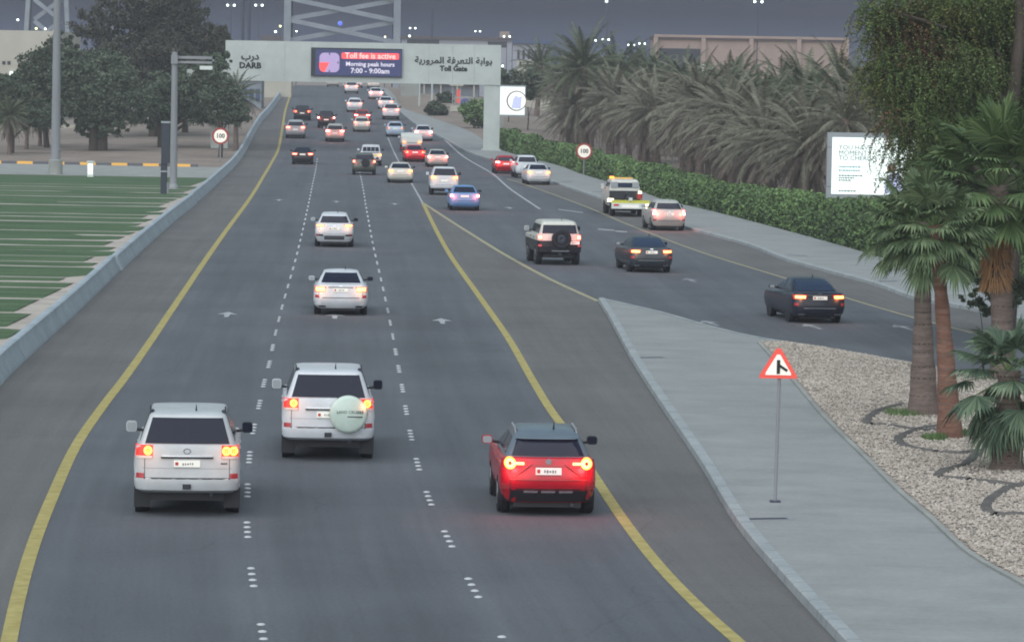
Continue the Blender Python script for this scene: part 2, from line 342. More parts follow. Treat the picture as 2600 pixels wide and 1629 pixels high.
# ------------------------------------------------------------------ traced lines, turned into ground curves
BAR = Cv([(0,983),(24,955),(99,884),(210,781),(337,656),(421,580),(516,501),(613,404),(646,343),(668,307),(690,282),(711,253),(722,236)])
YL = Cv([(22,1629),(46,1517),(84,1385),(133,1261),(195,1128),(265,1026),(316,960),(448,769),(512,674),(571,590),(635,503),(690,412),(706,381),(716,331),(723,288),(736,245)])
D1 = Cv([(665,1598),(640,1462),(628,1343),(628,1250),(633.5,1161),(644,1090),(659.5,1024),(670,975),(683,927),(700,846),(712,797),(754,646),(797,453),(806,400)])
D2 = Cv([(1269,1608),(1200,1490),(1138.5,1369),(1094,1278),(1061,1180),(1043,1104),(1031,1040),(1020,975),(1011,927),(997,851),(975,743),(948,625),(932,539),(919,463),(905,390)])
D3 = Cv([(1073,515),(1045,466),(1015,415),(985,350)])
YR = Cv([(1073,515),(1142,646),(1218,754),(1293,862),(1358,975),(1398,1040),(1434,1090),(1508,1207),(1595,1336),(1681,1444),(1778,1543),(1875,1629)])
GRY = Cv([(1073,515),(1185,587),(1293,653),(1401,711),(1519,765)])
ISL = Cv([(1519,768),(1541,803),(1605,921),(1681,1040),(1778,1185),(1875,1345),(1993,1485),(2125,1629)])
ISR = Cv([(1519,765),(1681,803),(1832,846),(1928,868),(2112,897),(2240,920),(2444,957),(2600,988)])
GRV = Cv([(1929,880),(2015,975),(2101,1077),(2209,1185),(2295,1271),(2370,1336),(2478,1433),(2600,1503)])
KR = Cv([(1000,262),(1016,285),(1060,320),(1130,356),(1190,388),(1270,414),(1350,448),(1424,472),(1503,499),(1640,545),(1747,583),(1900,626),(1995,663),(2227,728),(2335,765),(2465,789),(2600,822)])
SW = Cv([(1005,250),(1022,277),(1088,299),(1197,339),(1250,375),(1329,402),(1411,422),(1486,449),(1635,494),(1697,516),(1797,539),(2155,636),(2263,668),(2600,745)])
RY = Cv([(1287,454),(1349,474),(1498,529),(1573,561),(1660,596),(1797,646),(1900,678),(2002,709),(2138,753),(2322,807),(2478,848),(2600,884)])
WL = Cv([(1112,340),(1140,365),(1172,394),(1239,434),(1297,481),(1371,531)])

def yl(a, b, s):
    n = max(1, int((b - a) / s)); return [a + (b - a) * i / n for i in range(n + 1)]
def smooth(t): t = min(1, max(0, t)); return t * t * (3 - 2 * t)
def zg(x, y):
    y2 = min(max(y, 50), 640)
    a, b = BAR(y2) - 4, KR(y2) + 7
    d = max(a - x, x - b, 0)
    return zr(y) * (1 - smooth(d / 34))
def sheet(name, fl, fr, ys, cols, dz, m, zf=None):
    mb = MB(); vs = []; n = cols + 1
    for y in ys:
        a, b = fl(y), fr(y)
        for k in range(n):
            x = a + (b - a) * k / cols; vs.append((x, y, (zf(x, y) if zf else zr(y)) + dz))
    fs = [(i*n + k, i*n + k + 1, (i+1)*n + k + 1, (i+1)*n + k) for i in range(len(ys) - 1) for k in range(cols)]
    mb.add(vs, fs); o = mb.build(name, m, fix=False); me = o.data
    if 'asphalt' in m.name:
        uv = me.uv_layers.new(name='lane')
        dd = [(p[0] - D1(p[1]), p[1]) for p in vs]
        for l in me.loops: uv.data[l.index].uv = dd[l.vertex_index]
    return o
def ribbon(c, w, ys, dz): # a painted line as a list of quads
    vs = []; fs = []
    for y in ys:
        s = c.slope(y); k = math.hypot(1, s)
        for sg in (-1, 1): vs.append((c(y) + sg * w / 2 * k, y, zr(y) + dz))
    fs = [(2*i, 2*i + 1, 2*i + 3, 2*i + 2) for i in range(len(ys) - 1)]
    return vs, fs
def extr(c, prof, ys, zf=zr):   # profile (dx, dz) swept along a curve, closed
    vs = []; fs = []; n = len(prof)
    for y in ys:
        k = math.hypot(1, c.slope(y))
        for dx, dz in prof: vs.append((c(y) + dx * k, y, zf(y) + dz))
    for i in range(len(ys) - 1):
        for j in range(n): fs.append((i*n + j, i*n + (j+1) % n, (i+1)*n + (j+1) % n, (i+1)*n + j))
    fs += [tuple(range(n)), tuple((len(ys)-1)*n + j for j in range(n))]
    return vs, fs
def ST(o): return tag(o, kind='structure')

# ------------------------------------------------------------------ ground and roads
gx = [-3000, -1200, -500, -250, -150] + [-110 + 4 * i for i in range(56)] + [130, 180, 300, 600, 1200, 3000]
gy = [-60, 20] + [40 + 5 * i for i in range(172)] + [950, 1100, 1500, 2200, 3500, 7000]
mb = MB(); n = len(gx)
mb.add([(x, y, zg(x, y) - .08) for y in gy for x in gx],
       [(i*n + k, i*n + k + 1, (i+1)*n + k + 1, (i+1)*n + k) for i in range(len(gy) - 1) for k in range(n - 1)])
ST(mb.build('ground', M['soil'], fix=False))
YS = yl(44, 640, 2)
ST(sheet('road', BAR, lambda y: KR(y) + .05, YS, 4, 0, M['asphalt']))
ST(sheet('left_shoulder', BAR, lambda y: YL(y), yl(44, 560, 2), 2, .004, M['shoulder']))
y0 = GRY.P[0][0]; yA = GRY.P[-1][0]
ylo, yhi = sorted((y0, yA))
def gore_r(y): return GRY(y) if y > ylo else ISL(y)
ST(sheet('gore_shoulder', lambda y: YR(y), lambda y: max(gore_r(y), YR(y) + .01), yl(44, yhi - .5, 1.5), 3, .004, M['shoulder']))
ST(sheet('right_shoulder', lambda y: RY(y), lambda y: KR(y) + .04, yl(44, RY.P[-1][0], 2), 2, .004, M['shoulder']))
# island
yT = GRY.P[0][0]
def isr(y): return max(ISR(y), ISL(y) + .02)
ys = yl(44, yT - .3, 1.0)
ST(sheet('paved_island', lambda y: ISL(y) + .22, lambda y: max(isr(y), ISL(y) + .25), ys, 6, .14, M['pave']))
def swept(name, c, prof, ys, m, zf=zr):
    return ST(MB().add(*extr(c, prof, ys, zf)).build(name, m))
swept('island_kerb', ISL, [(0, -.1), (.02, .14), (.06, .165), (.23, .165), (.23, -.1)], ys, M['kerb'])
cI = Cv([(1519,765),(1681,803)]); cI.P = ISR.P
swept('island_far_kerb', ISR, [(-.16, -.1), (-.16, .168), (.0, .168), (.04, -.1)], yl(ISR.P[0][0] - 20, yT - .6, 1), M['kerb'])
swept('right_kerb', KR, [(0, -.1), (.02, .13), (.06, .155), (.24, .155), (.24, -.1)], yl(80, 600, 2), M['kerb'])
ST(sheet('right_pavement', lambda y: KR(y) + .23, lambda y: max(SW(y), KR(y) + .5), yl(80, 600, 2), 3, .14, M['pave']))
# gravel bed of the island
ST(sheet('gravel_bed', lambda y: GRV(y), lambda y: max(ISR(y) - .17, GRV(y) + .01), yl(52, GRV.P[-1][0] - .2, .8), 12, .165, M['gravel'],
         ))
swept('gravel_edging', GRV, [(-.10, 0), (-.10, .185), (0, .185), (0, 0)], yl(52, GRV.P[-1][0] - .2, 1), M['concrete_d'])
def stones():
    mb = MB(); base = [(1,0,0),(-1,0,0),(0,1,0),(0,-1,0),(0,0,1),(0,0,-1)]
    fs = [(0,2,4),(2,1,4),(1,3,4),(3,0,4),(2,0,5),(1,2,5),(3,1,5),(0,3,5)]
    c = 0; yt = GRV.P[-1][0]
    while c < 34000:
        y = 54 + (yt - 54) * random.random() ** 1.15
        a = GRV(y) + .05; b = min(ISR(y) - .2, y * 1330 / F)
        if b <= a: continue
        if random.random() > (b - a) / 11: continue
        x = random.uniform(a, b); s = random.uniform(.022, .048); r = random.uniform(0, 6.28)
        cr, sr = math.cos(r), math.sin(r); q = [random.uniform(.6, 1.3) for _ in range(3)]
        mb.add([(x + s*(px*cr*q[0] - py*sr*q[1]), y + s*(px*sr*q[0] + py*cr*q[1]), .175 + s*.7*pz*q[2] + s*.3) for px, py, pz in base], fs); c += 1
    return mb
tag(stones().build('gravel', M['stone'], fix=False), 'pale pebbles covering the bed around the fan palms', 'gravel', kind='stuff')

# painted lines
def line(name, c, w, ya, yb, m, dz=.008, st=1.5): return ST(MB().add(*ribbon(c, w, yl(ya, yb, st), dz)).build(name, m, fix=False))
line('yellow_edge_line', YL, .24, 46, 520, M['yellow'])
line('yellow_gore_line', YR, .22, 46, YR.P[-1][0], M['yellow'])
line('yellow_slip_line', GRY, .2, ylo, yhi, M['yellow_w'], .010)
line('yellow_slip_edge_line', RY, .13, 60, RY.P[-1][0], M['yellow_w'])
line('white_slip_line', WL, .17, WL.P[0][0], WL.P[-1][0], M['white'])
line('white_lane_line', D3, .12, D3.P[0][0], D3.P[-1][0], M['white'])
def dots(name, c, ya, phase, yend):
    mb = MB(); y = ya + phase; per = 6.22
    while y < yend:
        for k in range(4):
            yy = y + k * .70; x = c(yy)
            kr = 1 if y < 110 else .72
            mb.lathe([(.07 * kr, 0), (.06 * kr, .018), (.03, .026)], (x, yy, zr(yy) + .004), 8, 'z')
        y += per
    return ST(mb.build(name, M['dot'], fix=False))
p1 = G(640, 1488).y
k = (p1 - 46) / 6.22; dots('lane_dots_left', D1, p1 - int(k) * 6.22, 0, 330)
p2 = G(1214, 1516).y
k = (p2 - 46) / 6.22; dots('lane_dots_right', D2, p2 - int(k) * 6.22, 0, 330)
def arrow(u, v, c, L=4.4, wd=.95):
    p = G(u, v); a = math.atan(c.slope(p.y)); ca, sa = math.cos(a), math.sin(a)
    P = [(-.07, 0), (.07, 0), (.10, L*.55), (wd/2, L*.52), (0, L), (-wd/2, L*.52), (-.10, L*.55)]
    return [(p.x + x*ca + y*sa, p.y - x*sa + y*ca, zr(p.y) + .008) for x, y in P]
mb = MB()
for u, v, c in ((574,805,D1),(1125,822,YR),(850,809,D1),(708,510,D1),(854,514,D2),(1003,520,D2),(1297,530,RY),(0,0,0),(1823,827,RY),(2086,836,RY),(2318,838,RY),(1765,716,RY)):
    if not u: ST(mb.build('lane_arrows', M['white'], fix=False)); mb = MB(); continue
    mb.add(arrow(u, v, c, 2.6, .7), [(0, 1, 2, 6), (6, 2, 4), (6, 4, 5), (2, 3, 4)])
ST(mb.build('worn_lane_arrows', M['white_w'], fix=False))
mb = MB()
for u0, v0, u1, v1 in ((1418,532,1480,540),(1518,582,1560,585),(1562,587,1592,589)):
    a, b = G(u0, v0), G(u1, v1)
    mb.add([(a.x, a.y - .6, .009), (b.x, b.y - .6, .009), (b.x, b.y + .6, .009), (a.x, a.y + .6, .009)], [(0, 1, 2, 3)])
ST(mb.build('rumble_marks', M['white'], fix=False))

# left roadside concrete barrier, three segments
prof = [(0, -.05), (-.03, .12), (-.16, .34), (-.22, .58), (-.25, .60), (-.44, .60), (-.47, .58), (-.50, -.05)]
yj1, yj2 = G(311, 686).y, G(506, 515).y
for a, b, lb, off in ((44, yj1 - .1, 'pale blue-grey low concrete barrier beside the near edge of the lawn', 0),
                 (yj1 + .1, yj2 - .35, 'concrete barrier segment between the two dark joints along the lawn', .07),
                 (yj2 + .35, 585, 'far concrete barrier segment curving up the ramp beneath the toll gate', 0)):
    thing(MB().add(*extr(BAR, [(x + off, z) for x, z in prof], yl(a, b, 2))), 'concrete_barrier', M['barrier'], lb, 'barrier', 'concrete barrier segments along the left edge', 40)

# ------------------------------------------------------------------ lawn, path and striped kerb on the left
yb = G(300, 447).y
def turf():
    mb = MB(); rows = []
    ye = [G(100, v).y for v in (905, 868, 833, 794, 758, 729, 702, 675, 648, 622, 594, 571, 549, 534, 519, 505, 491, 478, 466)] + [yb]
    y2 = []
    for a, b in zip(ye[:-1], ye[1:]): y2 += [a, a + (b - a) * random.uniform(.4, .6)] if b - a > 4 and random.random() < .45 else [a]
    ye = y2 + [ye[-1]]
    for a, b in zip(ye[:-1], ye[1:]):
        gap = random.uniform(.2, 1.6)
        off = random.uniform(-.25, .5)
        xs = [-95 + .7 * i for i in range(160)]
        vs = []; fs = []; cnt = 0
        prev = False
        for x in xs:
            xr = BAR((a + b) / 2) - .9 - off
            if x > xr: break
            e = smooth((xr - x) / .7)
            n0 = noise.noise((x * .35, a, 0)) * .5; n1 = noise.noise((x * .35, b, 5)) * .5
            ya = a + gap * (.55 + n0) + (1 - e) * (b - a) * .22; yc = b - gap * .1 * (1 + n1) - (1 - e) * (b - a) * .12
            if noise.noise((x * .05, b * .7, 3)) > .22: yc = b + gap * .6 + .2
            for q in range(5):
                t = q / 4; y = ya + (yc - ya) * t; h = 0 if 0 < t < 1 else -.035
                vs.append((x, y, h + .015))
            if prev:
                m = len(vs) - 10
                fs += [(m + q, m + 5 + q, m + 6 + q, m + 1 + q) for q in range(4)]
            prev = True
        mb.add(vs, fs)
    return mb
tag(turf().build('grass', M['grass'], fix=False, smooth=80), 'mown green turf laid in long strips beside the barrier', 'grass', kind='stuff')
ST(sheet('lawn_soil', lambda y: -100, lambda y: BAR(y) - .45, yl(90, yb + 1, 3), 8, -.02, M['sand']))
yk = G(200, 418).y
ST(sheet('path', lambda y: -110, lambda y: BAR(y) - .6, yl(yb + .3, yk - .2, 2), 8, -.01, M['concrete_d']))
seg = 0; x = -75.0
mbY, mbG = MB(), MB(); xe = BAR(yk) - 3
while x < xe:
    (mbY if seg % 2 else mbG).box(x, min(x + 1.28, xe), yk - .15, yk + .15, -.08, .2 if seg % 2 else .197); x += 1.28; seg += 1
t = tag(empty('striped_kerb', (0, 0, 0)), 'low kerb painted in yellow and dark dashes behind the lawn', 'kerb')
mbY.build('yellow_stripe', M['kyel'], t); mbG.build('dark_stripe', M['kgrey'], t)

# ------------------------------------------------------------------ text
def text(s, size, p, m, name, parent=None, rx=90, bold=0, align='CENTER', ext=.01, sx=1):
    c = bpy.data.curves.new('t', 'FONT'); c.body = s; c.size = size; c.align_x = align; c.align_y = 'CENTER'; c.extrude = ext; c.offset = bold; c.resolution_u = 2
    o = bpy.data.objects.new('t', c); COL.objects.link(o); dg = bpy.context.evaluated_depsgraph_get()
    me = bpy.data.meshes.new_from_object(o.evaluated_get(dg)); bpy.data.objects.remove(o)
    me.transform(Matrix.Translation(p) @ Matrix.Rotation(R(rx), 4, 'X') @ Matrix.Diagonal((sx, 1, 1, 1)))
    me.materials.clear(); me.materials.append(m)
    ob = bpy.data.objects.new(name, me); COL.objects.link(ob); ob.parent = parent; return ob
def rrect(x0, x1, z0, z1, r, n=5):
    P = []
    for cx, cz, a0 in ((x1 - r, z1 - r, 0), (x0 + r, z1 - r, 90), (x0 + r, z0 + r, 180), (x1 - r, z0 + r, 270)):
        for i in range(n + 1): a = R(a0 + 90 * i / n); P.append((cx + r * math.cos(a), cz + r * math.sin(a)))
    return P
def disc(cx, cz, r, n=24): return [(cx + r * math.cos(2*math.pi*i/n), cz + r * math.sin(2*math.pi*i/n)) for i in range(n)]

# ------------------------------------------------------------------ toll gate
GY = G(1250, 385).y; gs = F / GY
gate = tag(empty('toll_gate', (0, GY, 0)), 'long pale toll gate beam spanning the highway with a lit message screen', 'toll gate')
def gp(u, v): p = at(u, v, GY); return p.x, p.z
xl, zb = gp(571, 204); xr_, zb2 = gp(1271, 215); _, zt = gp(1271, 115); xu, _ = gp(602, 100)
xs_, zs = gp(602, 178)
MB().prism([(xl - 3.5, zb), (xr_, zb), (xr_, zt), (xu - 1.0, zt), (xu - 1.0, zs), (xl - 3.5, zs)], -.9, .9).build('beam', M['concrete'], gate)
c0, _ = gp(1228, 300); c1, _ = gp(1269, 300); zg0 = zg((c0 + c1) / 2, GY)
cx1 = c1
MB().box(c0, cx1, -.8, .8, zg0 - .2, zb - .003).box(c0 - .15, cx1 + .15, -.95, .95, zg0 - .3, zg0 + .25).build('column', M['concrete'], gate)
c2, _ = gp(668, 240); c3, _ = gp(712, 240)
MB().box(xl - 1.2, xl + .4, -.8, .8, -.2, zb - .003).build('column', M['concrete'], gate)
for u in (725, 792, 1025, 1090, 1150, 1205):
    x, _ = gp(u, 150); MB().box(x - .012, x + .012, -.906, -.89, zb + .1, zt - .1).build('panel_joint', M['concrete_d'], gate)
a, b_ = gp(792, 121); c_, d_ = gp(1021, 197)
scr = MB().box(a, c_, -1.15, -.9, d_, b_).build('message_screen', M['screen_rim'], gate)
def sp(u, v): x, z = gp(u, v); return x, z
x0, z1 = sp(803, 125); x1, z0 = sp(1020, 195)
MB().box(x0, x1, -1.17, -1.12, z0, z1).build('display', M['screen_bg'], scr)
x0, z1 = sp(813, 134); x1, z0 = sp(863, 184)
MB().prism(rrect(x0, x1, z0, z1, .45), -1.2, -1.16).build('clock_face', M['screen_lilac'], scr)
xc, zc = (x0 + x1) / 2, (z0 + z1) / 2
MB().prism([(xc, zc), (x0 + .0, zc), (x0, z0 + .45), (x0 + .13, z0 + .13), (x0 + .45, z0), (xc - .45, z0)], -1.22, -1.19).build('clock_wedge', M['screen_red'], scr)
for dx, dz in ((0, .8), (.8, 0), (0, -.8)): MB().box(xc + dx - .05, xc + dx + .05, -1.22, -1.19, zc + dz - .09, zc + dz + .09).build('clock_tick', M['screen_rim'], scr)
x0, z1 = sp(869, 134); x1, z0 = sp(1014, 152)
MB().prism(rrect(x0, x1, z0, z1, .12), -1.2, -1.16).build('banner', M['screen_red'], scr)
xm = (x0 + x1) / 2
for s_, v_, sz, m_ in (('Toll fee is active', 143, .72, 'screen_txt2'), ('Morning peak hours', 164, .56, 'screen_txt'), ('7:00 - 9:00am', 181, .66, 'screen_txt')):
    text(s_, sz, (xm, -1.22, sp(940, v_)[1]), M[m_], 'lettering', scr, bold=.012)
x, z = sp(637, 167); text('DARB', .76, (x, -.93, z), M['letter'], 'lettering', gate, bold=.03, sx=1.05)
x, z = sp(637, 144); text('\ufe8f\ufead\ufea9', .86, (x, -.93, z), M['letter'], 'lettering', gate, bold=.03, sx=1.05)
x, z = sp(1152, 155); text(''.join(['\ufe91\ufeee\ufe8d\ufe91\ufe94', ' ', '\ufe8d\ufedf\ufe98\ufecc\ufeae\ufed3\ufe94', ' ', '\ufe8d\ufedf\ufee4\ufeae\ufeed\ufead\ufef3\ufe94'])[::-1], .80, (x, -.93, z), M['letter'], 'lettering', gate, bold=.02, sx=1.12)
x, z = sp(1152, 175); text('Toll Gate', .66, (x, -.93, z), M['letter'], 'lettering', gate, bold=.03)

# bridge portals beyond the gate
def portal(name, Y, ul, ur, label, lean=0, wleg=1.15):
    pl, pr = at(ul, 150, Y), at(ur, 150, Y); zb_ = zg(pl.x, Y) - .5
    t = tag(empty(name, ((pl.x + pr.x) / 2, Y, zb_)), label, 'bridge portal'); cx = (pl.x + pr.x) / 2; hw = (pr.x - pl.x) / 2
    for s in (-1, 1):
        MB().bar((s * (hw + lean), 0, 0), (s * hw, 0, 30), wleg, 1.4).build('leg', M['steel_l'], t)
        MB().bar((s * (hw + lean - wleg * .5 - .12), .75, 0), (s * (hw - wleg * .5 - .12), .75, 30), .28, .6).build('inner_flange', M['steel_d'], t)
    z = at((ul + ur) / 2, 104, Y).z - zb_; h = 54 * Y / F
    for k in range(4):
        for s in (-1, 1):
            MB().bar((-s * (hw - .6), .3 * s, z + k * h), (s * (hw - .6), .3 * s, z + k * h + h * .92), .75, .5).build('brace', M['steel_l'], t)
    MB().box(-hw, hw, -.4, .4, z - .9, z - .2).build('crossbeam', M['steel_l'], t)
    return t
pt = portal('bridge_portal', 625, 729, 1007, 'grey braced steel bridge portal rising straight above the toll gate screen')
p = at(864, 60, 624); MB().lathe([(.2, 0), (.4, .12), (.4, .4), (.2, .5)], (p.x, p.y - .8, p.z), 12).build('aviation_lamp', M['blue'], None)
bpy.data.objects['aviation_lamp'].parent = pt; bpy.data.objects['aviation_lamp'].matrix_parent_inverse = pt.matrix_world.inverted() if False else Matrix.Translation(-pt.location)
portal('bridge_portal', 700, 78, 160, 'slender bridge portal standing behind the trees at the far left', 1.6, .8)

# ------------------------------------------------------------------ poles, lamps and signs
def far_lamp(u, v, Y, label, hot='lampwhite', arms=2, r=.09, zb_=None, sz=.17):
    p = at(u, v, Y); b = zg(p.x, Y) if zb_ is None else zb_
    t = tag(empty('street_lamp', (p.x, Y, b)), label, 'street lamp', 'distant lit street lamps'); h = p.z - b
    MB().tube([(0, 0, 0), (0, 0, h + .4)], [r, r * .6], 6).build('pole', M['pole_d'], t)
    for s in ((-1, 1) if arms == 2 else (0,)):
        MB().box(s * .35 - .35, s * .35 + .35, -.1, .1, h - .05, h + .1).build('arm', M['pole_d'], t)
        MB().lathe([(sz*.4, 0), (sz, .2), (sz, .5), (sz*.4, .7)], (s * .5, -.8, h), 10).build('lamp_head', M[hot], t)
for u, v, Y, lb, hot, arms in (
    (587, 14, 560, 'lit double lamp left of the two masts above the toll gate', 'lampwhite', 2),
    (658, 14, 575, 'lit double lamp right of the two masts above the toll gate', 'lampwhite', 2),
    (46, 51, 620, 'single white lamp in the sky left of the far left portal', 'lampwhite', 1),
    (93, 73, 600, 'yellowish lamp above the pale building at the left edge', 'lampyellow', 1),
    (116, 74, 640, 'small white lamp between the two yellowish lamps at the left', 'lampwhite', 1),
    (138, 79, 600, 'yellowish lamp seen beside the tall near lamp mast', 'lampyellow', 1),
    (712, 67, 600, 'yellow-green lamp just left of the bridge portal', 'lampyellow', 1),
    (700, 81, 560, 'small lamp low on the left of the bridge portal', 'lampwhite', 1),
    (753, 80, 760, 'bright lamp seen inside the bridge portal at its left leg', 'lampwhite', 1),
    (978, 94, 720, 'pinkish lamp seen inside the bridge portal at its right leg', 'warm', 1),
    (1040, 92, 600, 'single lamp just right of the bridge portal', 'lampwhite', 1),
    (1048, 72, 720, 'twin lamp high to the right of the bridge portal', 'lampwhite', 2),
    (1213, 80, 800, 'faint twin lamp above the right part of the gate beam', 'lampwhite', 2),
    (1287, 93, 650, 'twin lamp above the flat roofed block right of the gate', 'lampwhite', 2),
    (1368, 105, 700, 'twin lamp over the pale building with tall windows', 'lampwhite', 2),
    (1512, 103, 620, 'bright lamp above the tall date palm crown', 'lampwhite', 1),
    (1538, 101, 640, 'twin lamp on the thin mast beside the tall date palm', 'lampwhite', 2),
    (1603, 115, 660, 'faint twin lamp left of the long pink building', 'lampwhite', 2),
    (1630, 111, 700, 'twin lamp nearest the corner of the long pink building', 'lampwhite', 2),
    (1925, 5, 520, 'tall bright twin lamp rising behind the long pink building', 'lampwhite', 2),
    (5, 218, 480, 'bright white lamp low at the left edge of the trees', 'lampwhite', 2),
    (20, 219, 500, 'white lamp beside the one at the left edge of the trees', 'lampwhite', 1),
    (30, 314, 380, 'small low lamp among the palm trunks at far left', 'lampwhite', 1),
    (1276, 168, 560, 'small lamp right beside the end of the gate beam', 'lampwhite', 1)):
    far_lamp(u, v, Y, lb, hot, arms)
def mast(u, v0, v1, Y, r0, r1, m, label, lean=0, base=None):
    a = at(u, v0, Y); z0 = zg(a.x, Y); top = at(u, v1, Y).z
    t = tag(empty('light_mast', (a.x, Y, z0)), label, 'light mast')
    MB().tube([(0, 0, 0), (lean, 0, top - z0)], [r0, r1], 16).build('pole', m, t, 40)
    if base: MB().lathe([(base, -.1), (base, 1.0), (base * .9, 1.1)], (0, 0, 0), 16, 'z').build('base', M['concrete_d'], t)
    return t
pb = G(141, 442); Y1 = pb.y
mast(141, 442, -120, Y1, .36, .24, M['pole'], 'tall thick grey light mast standing at the back edge of the lawn', 0, .52)
mast(286, 122, -60, 420, .26, .2, M['pole'], 'grey light mast rising out of the large dark tree')
mast(616, 100, -20, 520, .22, .2, M['pole_d'], 'dark slim mast left of the pair above the toll gate')
mast(632, 100, -20, 530, .22, .2, M['pole_d'], 'dark slim mast right of the pair above the toll gate')
mast(1097, 95, 24, 640, .2, .12, M['pole_d'], 'thin dark mast standing right of the bridge portal')
mast(1540, 110, -15, 640, .18, .12, M['pole_d'], 'thin dark mast behind the tall date palm')
for u in (1540,):
    p = at(u, 4, 640)
    tag(MB().lathe([(.15, 0), (.3, .2), (.3, .5), (.15, .7)], (p.x, 639, p.z), 10).build('mast_lamp', M['cyl']), 'faint lamp at the top of the thin mast behind the tall date palm', 'lamp')
# camera pole with an arm
pp = G(440, 478); Yp = pp.y; sp_ = F / Yp
t = tag(empty('camera_pole', pp), 'grey steel pole on the lawn with a double bar arm reaching right', 'camera pole')
H_ = at(446, 132, Yp).z
MB().tube([(0, 0, -.1), (0.0, 0, H_)], [.26, .2], 14).build('pole', M['pole'], t, 40)
MB().lathe([(.34, -.05), (.34, .1), (.26, .3)], (0, 0, 0), 14, 'z').build('base', M['pole'], t)
L_ = 100 * Yp / F
MB().box(.15, L_, -.1, .1, H_ - .45, H_ - .27).box(.15, L_, -.1, .1, H_ - .75, H_ - .6).box(L_ - .12, L_, -.1, .1, H_ - .75, H_ - .27).build('arm', M['pole'], t)
MB().box(L_ - .95, L_ - .1, -.25, .2, H_ - 1.15, H_ - .9).build('camera', M['box_white'], t)
MB().box(-.22, .22, -.32, -.19, H_ - .8, H_ - .2).build('bracket', M['pole'], t)
# dark pillar beside it
pd = G(418, 492); Yd = pd.y; hd = at(418, 308, Yd).z
t = tag(empty('roadside_pillar', pd), 'dark slim equipment pillar with a pale cap left of the camera pole', 'pillar')
hw = 11 * Yd / F
MB().box(-hw * .9, hw * .5, -.2, .2, -.1, hd * .42).build('lower_post', M['steel_d'], t)
MB().box(-hw * .8, hw * 1.05, -.28, .28, hd * .42, hd - .12).build('cabinet', M['steel_d'], t)
MB().box(-hw * .9, hw * 1.15, -.33, .33, hd - .12, hd).build('cap', M['frame'], t)
MB().box(hw * .5, hw * .9, -.15, .15, -.1, .75).build('foot', M['pole'], t)
MB().box(-hw * .9, hw * .55, -.22, .22, hd * .30, hd * .32).build('band', M['frame'], t)
# white cabinet
pc = G(230, 449)
t = tag(empty('service_cabinet', pc), 'small white service cabinet at the back edge of the lawn', 'cabinet')
MB().box(-.22, .22, -.2, .2, 0, 1.05).build('housing', M['box_white'], t)
MB().box(-.26, .26, -.24, .24, 1.05, 1.15).build('lid', M['box_white'], t)
MB().box(-.17, .17, -.215, -.2, .2, .95).build('door', M['cyl'], t)
def speed_sign(u, vbase, vc, rpx, label, face, ring):
    p = G(u, vbase); Y = p.y; c = at(u, vc, Y); h = c.z - p.z; r = rpx * Y / F
    t = tag(empty('speed_limit_sign', p), label, 'road sign', 'round speed limit signs')
    MB().tube([(0, .06, -.05), (0, .06, h)], .055, 8).build('post', M['pole'], t, 40)
    pl = MB().prism(disc(0, h, r, 40), -.03, .02).build('rim', ring, t)
    MB().prism(disc(0, h, r * .76, 40), -.05, -.028).build('face', face, t)
    text('100', r * .72, (0, -.06, h), M['letter'], 'numerals', t, bold=.012, sx=.95)
speed_sign(559, 409, 345.5, 21.5, 'round 100 speed limit sign behind the left barrier', M['sign_white'], M['sign_red_d'])
speed_sign(1482, 448, 384, 21, 'round 100 speed limit sign on the right pavement in front of the hedge', M['sign_white'], M['sign_red_d'])
# merge warning triangle
p = G(1968, 1293); Y = p.y; k = Y / F; zc = p.z + .14
t = tag(empty('warning_sign', (p.x, p.y, .14)), 'red bordered triangle merge sign on a thin post in the paved island', 'road sign')
zt_ = at(1973, 884, Y).z - .14; zb_ = at(1973, 960, Y).z - .14; hw = 48 * k
MB().tube([(0, .05, 0), (0.03, .05, zt_ - .3)], .032, 8).build('post', M['pole'], t, 40)
MB().box(-.1, .1, -.05, .15, 0, .03).build('base_plate', M['pole_d'], t)
def tri(s, dz=0): 
    cz = zb_ + (zt_ - zb_) * .36; return [(x * s, cz + (z - cz) * s) for x, z in ((-hw, zb_), (-hw*.94, zb_ - .0), (hw*.94, zb_), (hw, zb_ + .0), (hw*.98, zb_ + .06), (.045, zt_), (-.045, zt_), (-hw*.98, zb_ + .06))]
MB().prism(tri(1), -.02, .02).build('rim', M['sign_red'], t)
MB().prism(tri(.68), -.035, -.018).build('face', M['sign_white'], t)
zl = zb_ + .09; hh = (zt_ - zb_) * .58
MB().box(-.032, .032, -.05, -.034, zl, zl + hh * .8).bar((0, -.045, zl + hh * .52), (.17, -.045, zl + .06), .05, .015).build('merge_symbol', M['letter'], t)

# billboards
def megaboard(u0, v0, u1, v1, Y, label, small=False):
    a, b = at(u0, v0, Y), at(u1, v1, Y); cx = (a.x + b.x) / 2; w2 = (b.x - a.x) / 2; z0 = zg(cx, Y)
    za, zb_ = b.z - z0, a.z - z0
    t = tag(empty('billboard', (cx, Y, z0)), label, 'billboard')
    fr = .16 if small else .24
    MB().box(-w2, w2, -.25, .25, za, zb_).build('frame', M['frame'], t)
    f = MB().box(-w2 + fr, w2 - fr * .6, -.27, -.245, za + fr, zb_ - fr).build('lit_panel', M['bill'], t)
    if small:
        MB().box(-w2 + .3, -w2 + .75, -.3, .2, 0, za).build('post', M['concrete_d'], t)
        return t, f, w2, za, zb_
    MB().box(-.5, .5, -.2, .2, 0, za).build('post', M['pole'], t)
    jm = MB()
    for z in (za + .6, zb_ - .75): jm.box(-w2 - .004, -w2 + fr, -.256, -.2, z, z + .02)
    jm.build('frame_joint', M['pole_d'], t)
    return t, f, w2, za, zb_
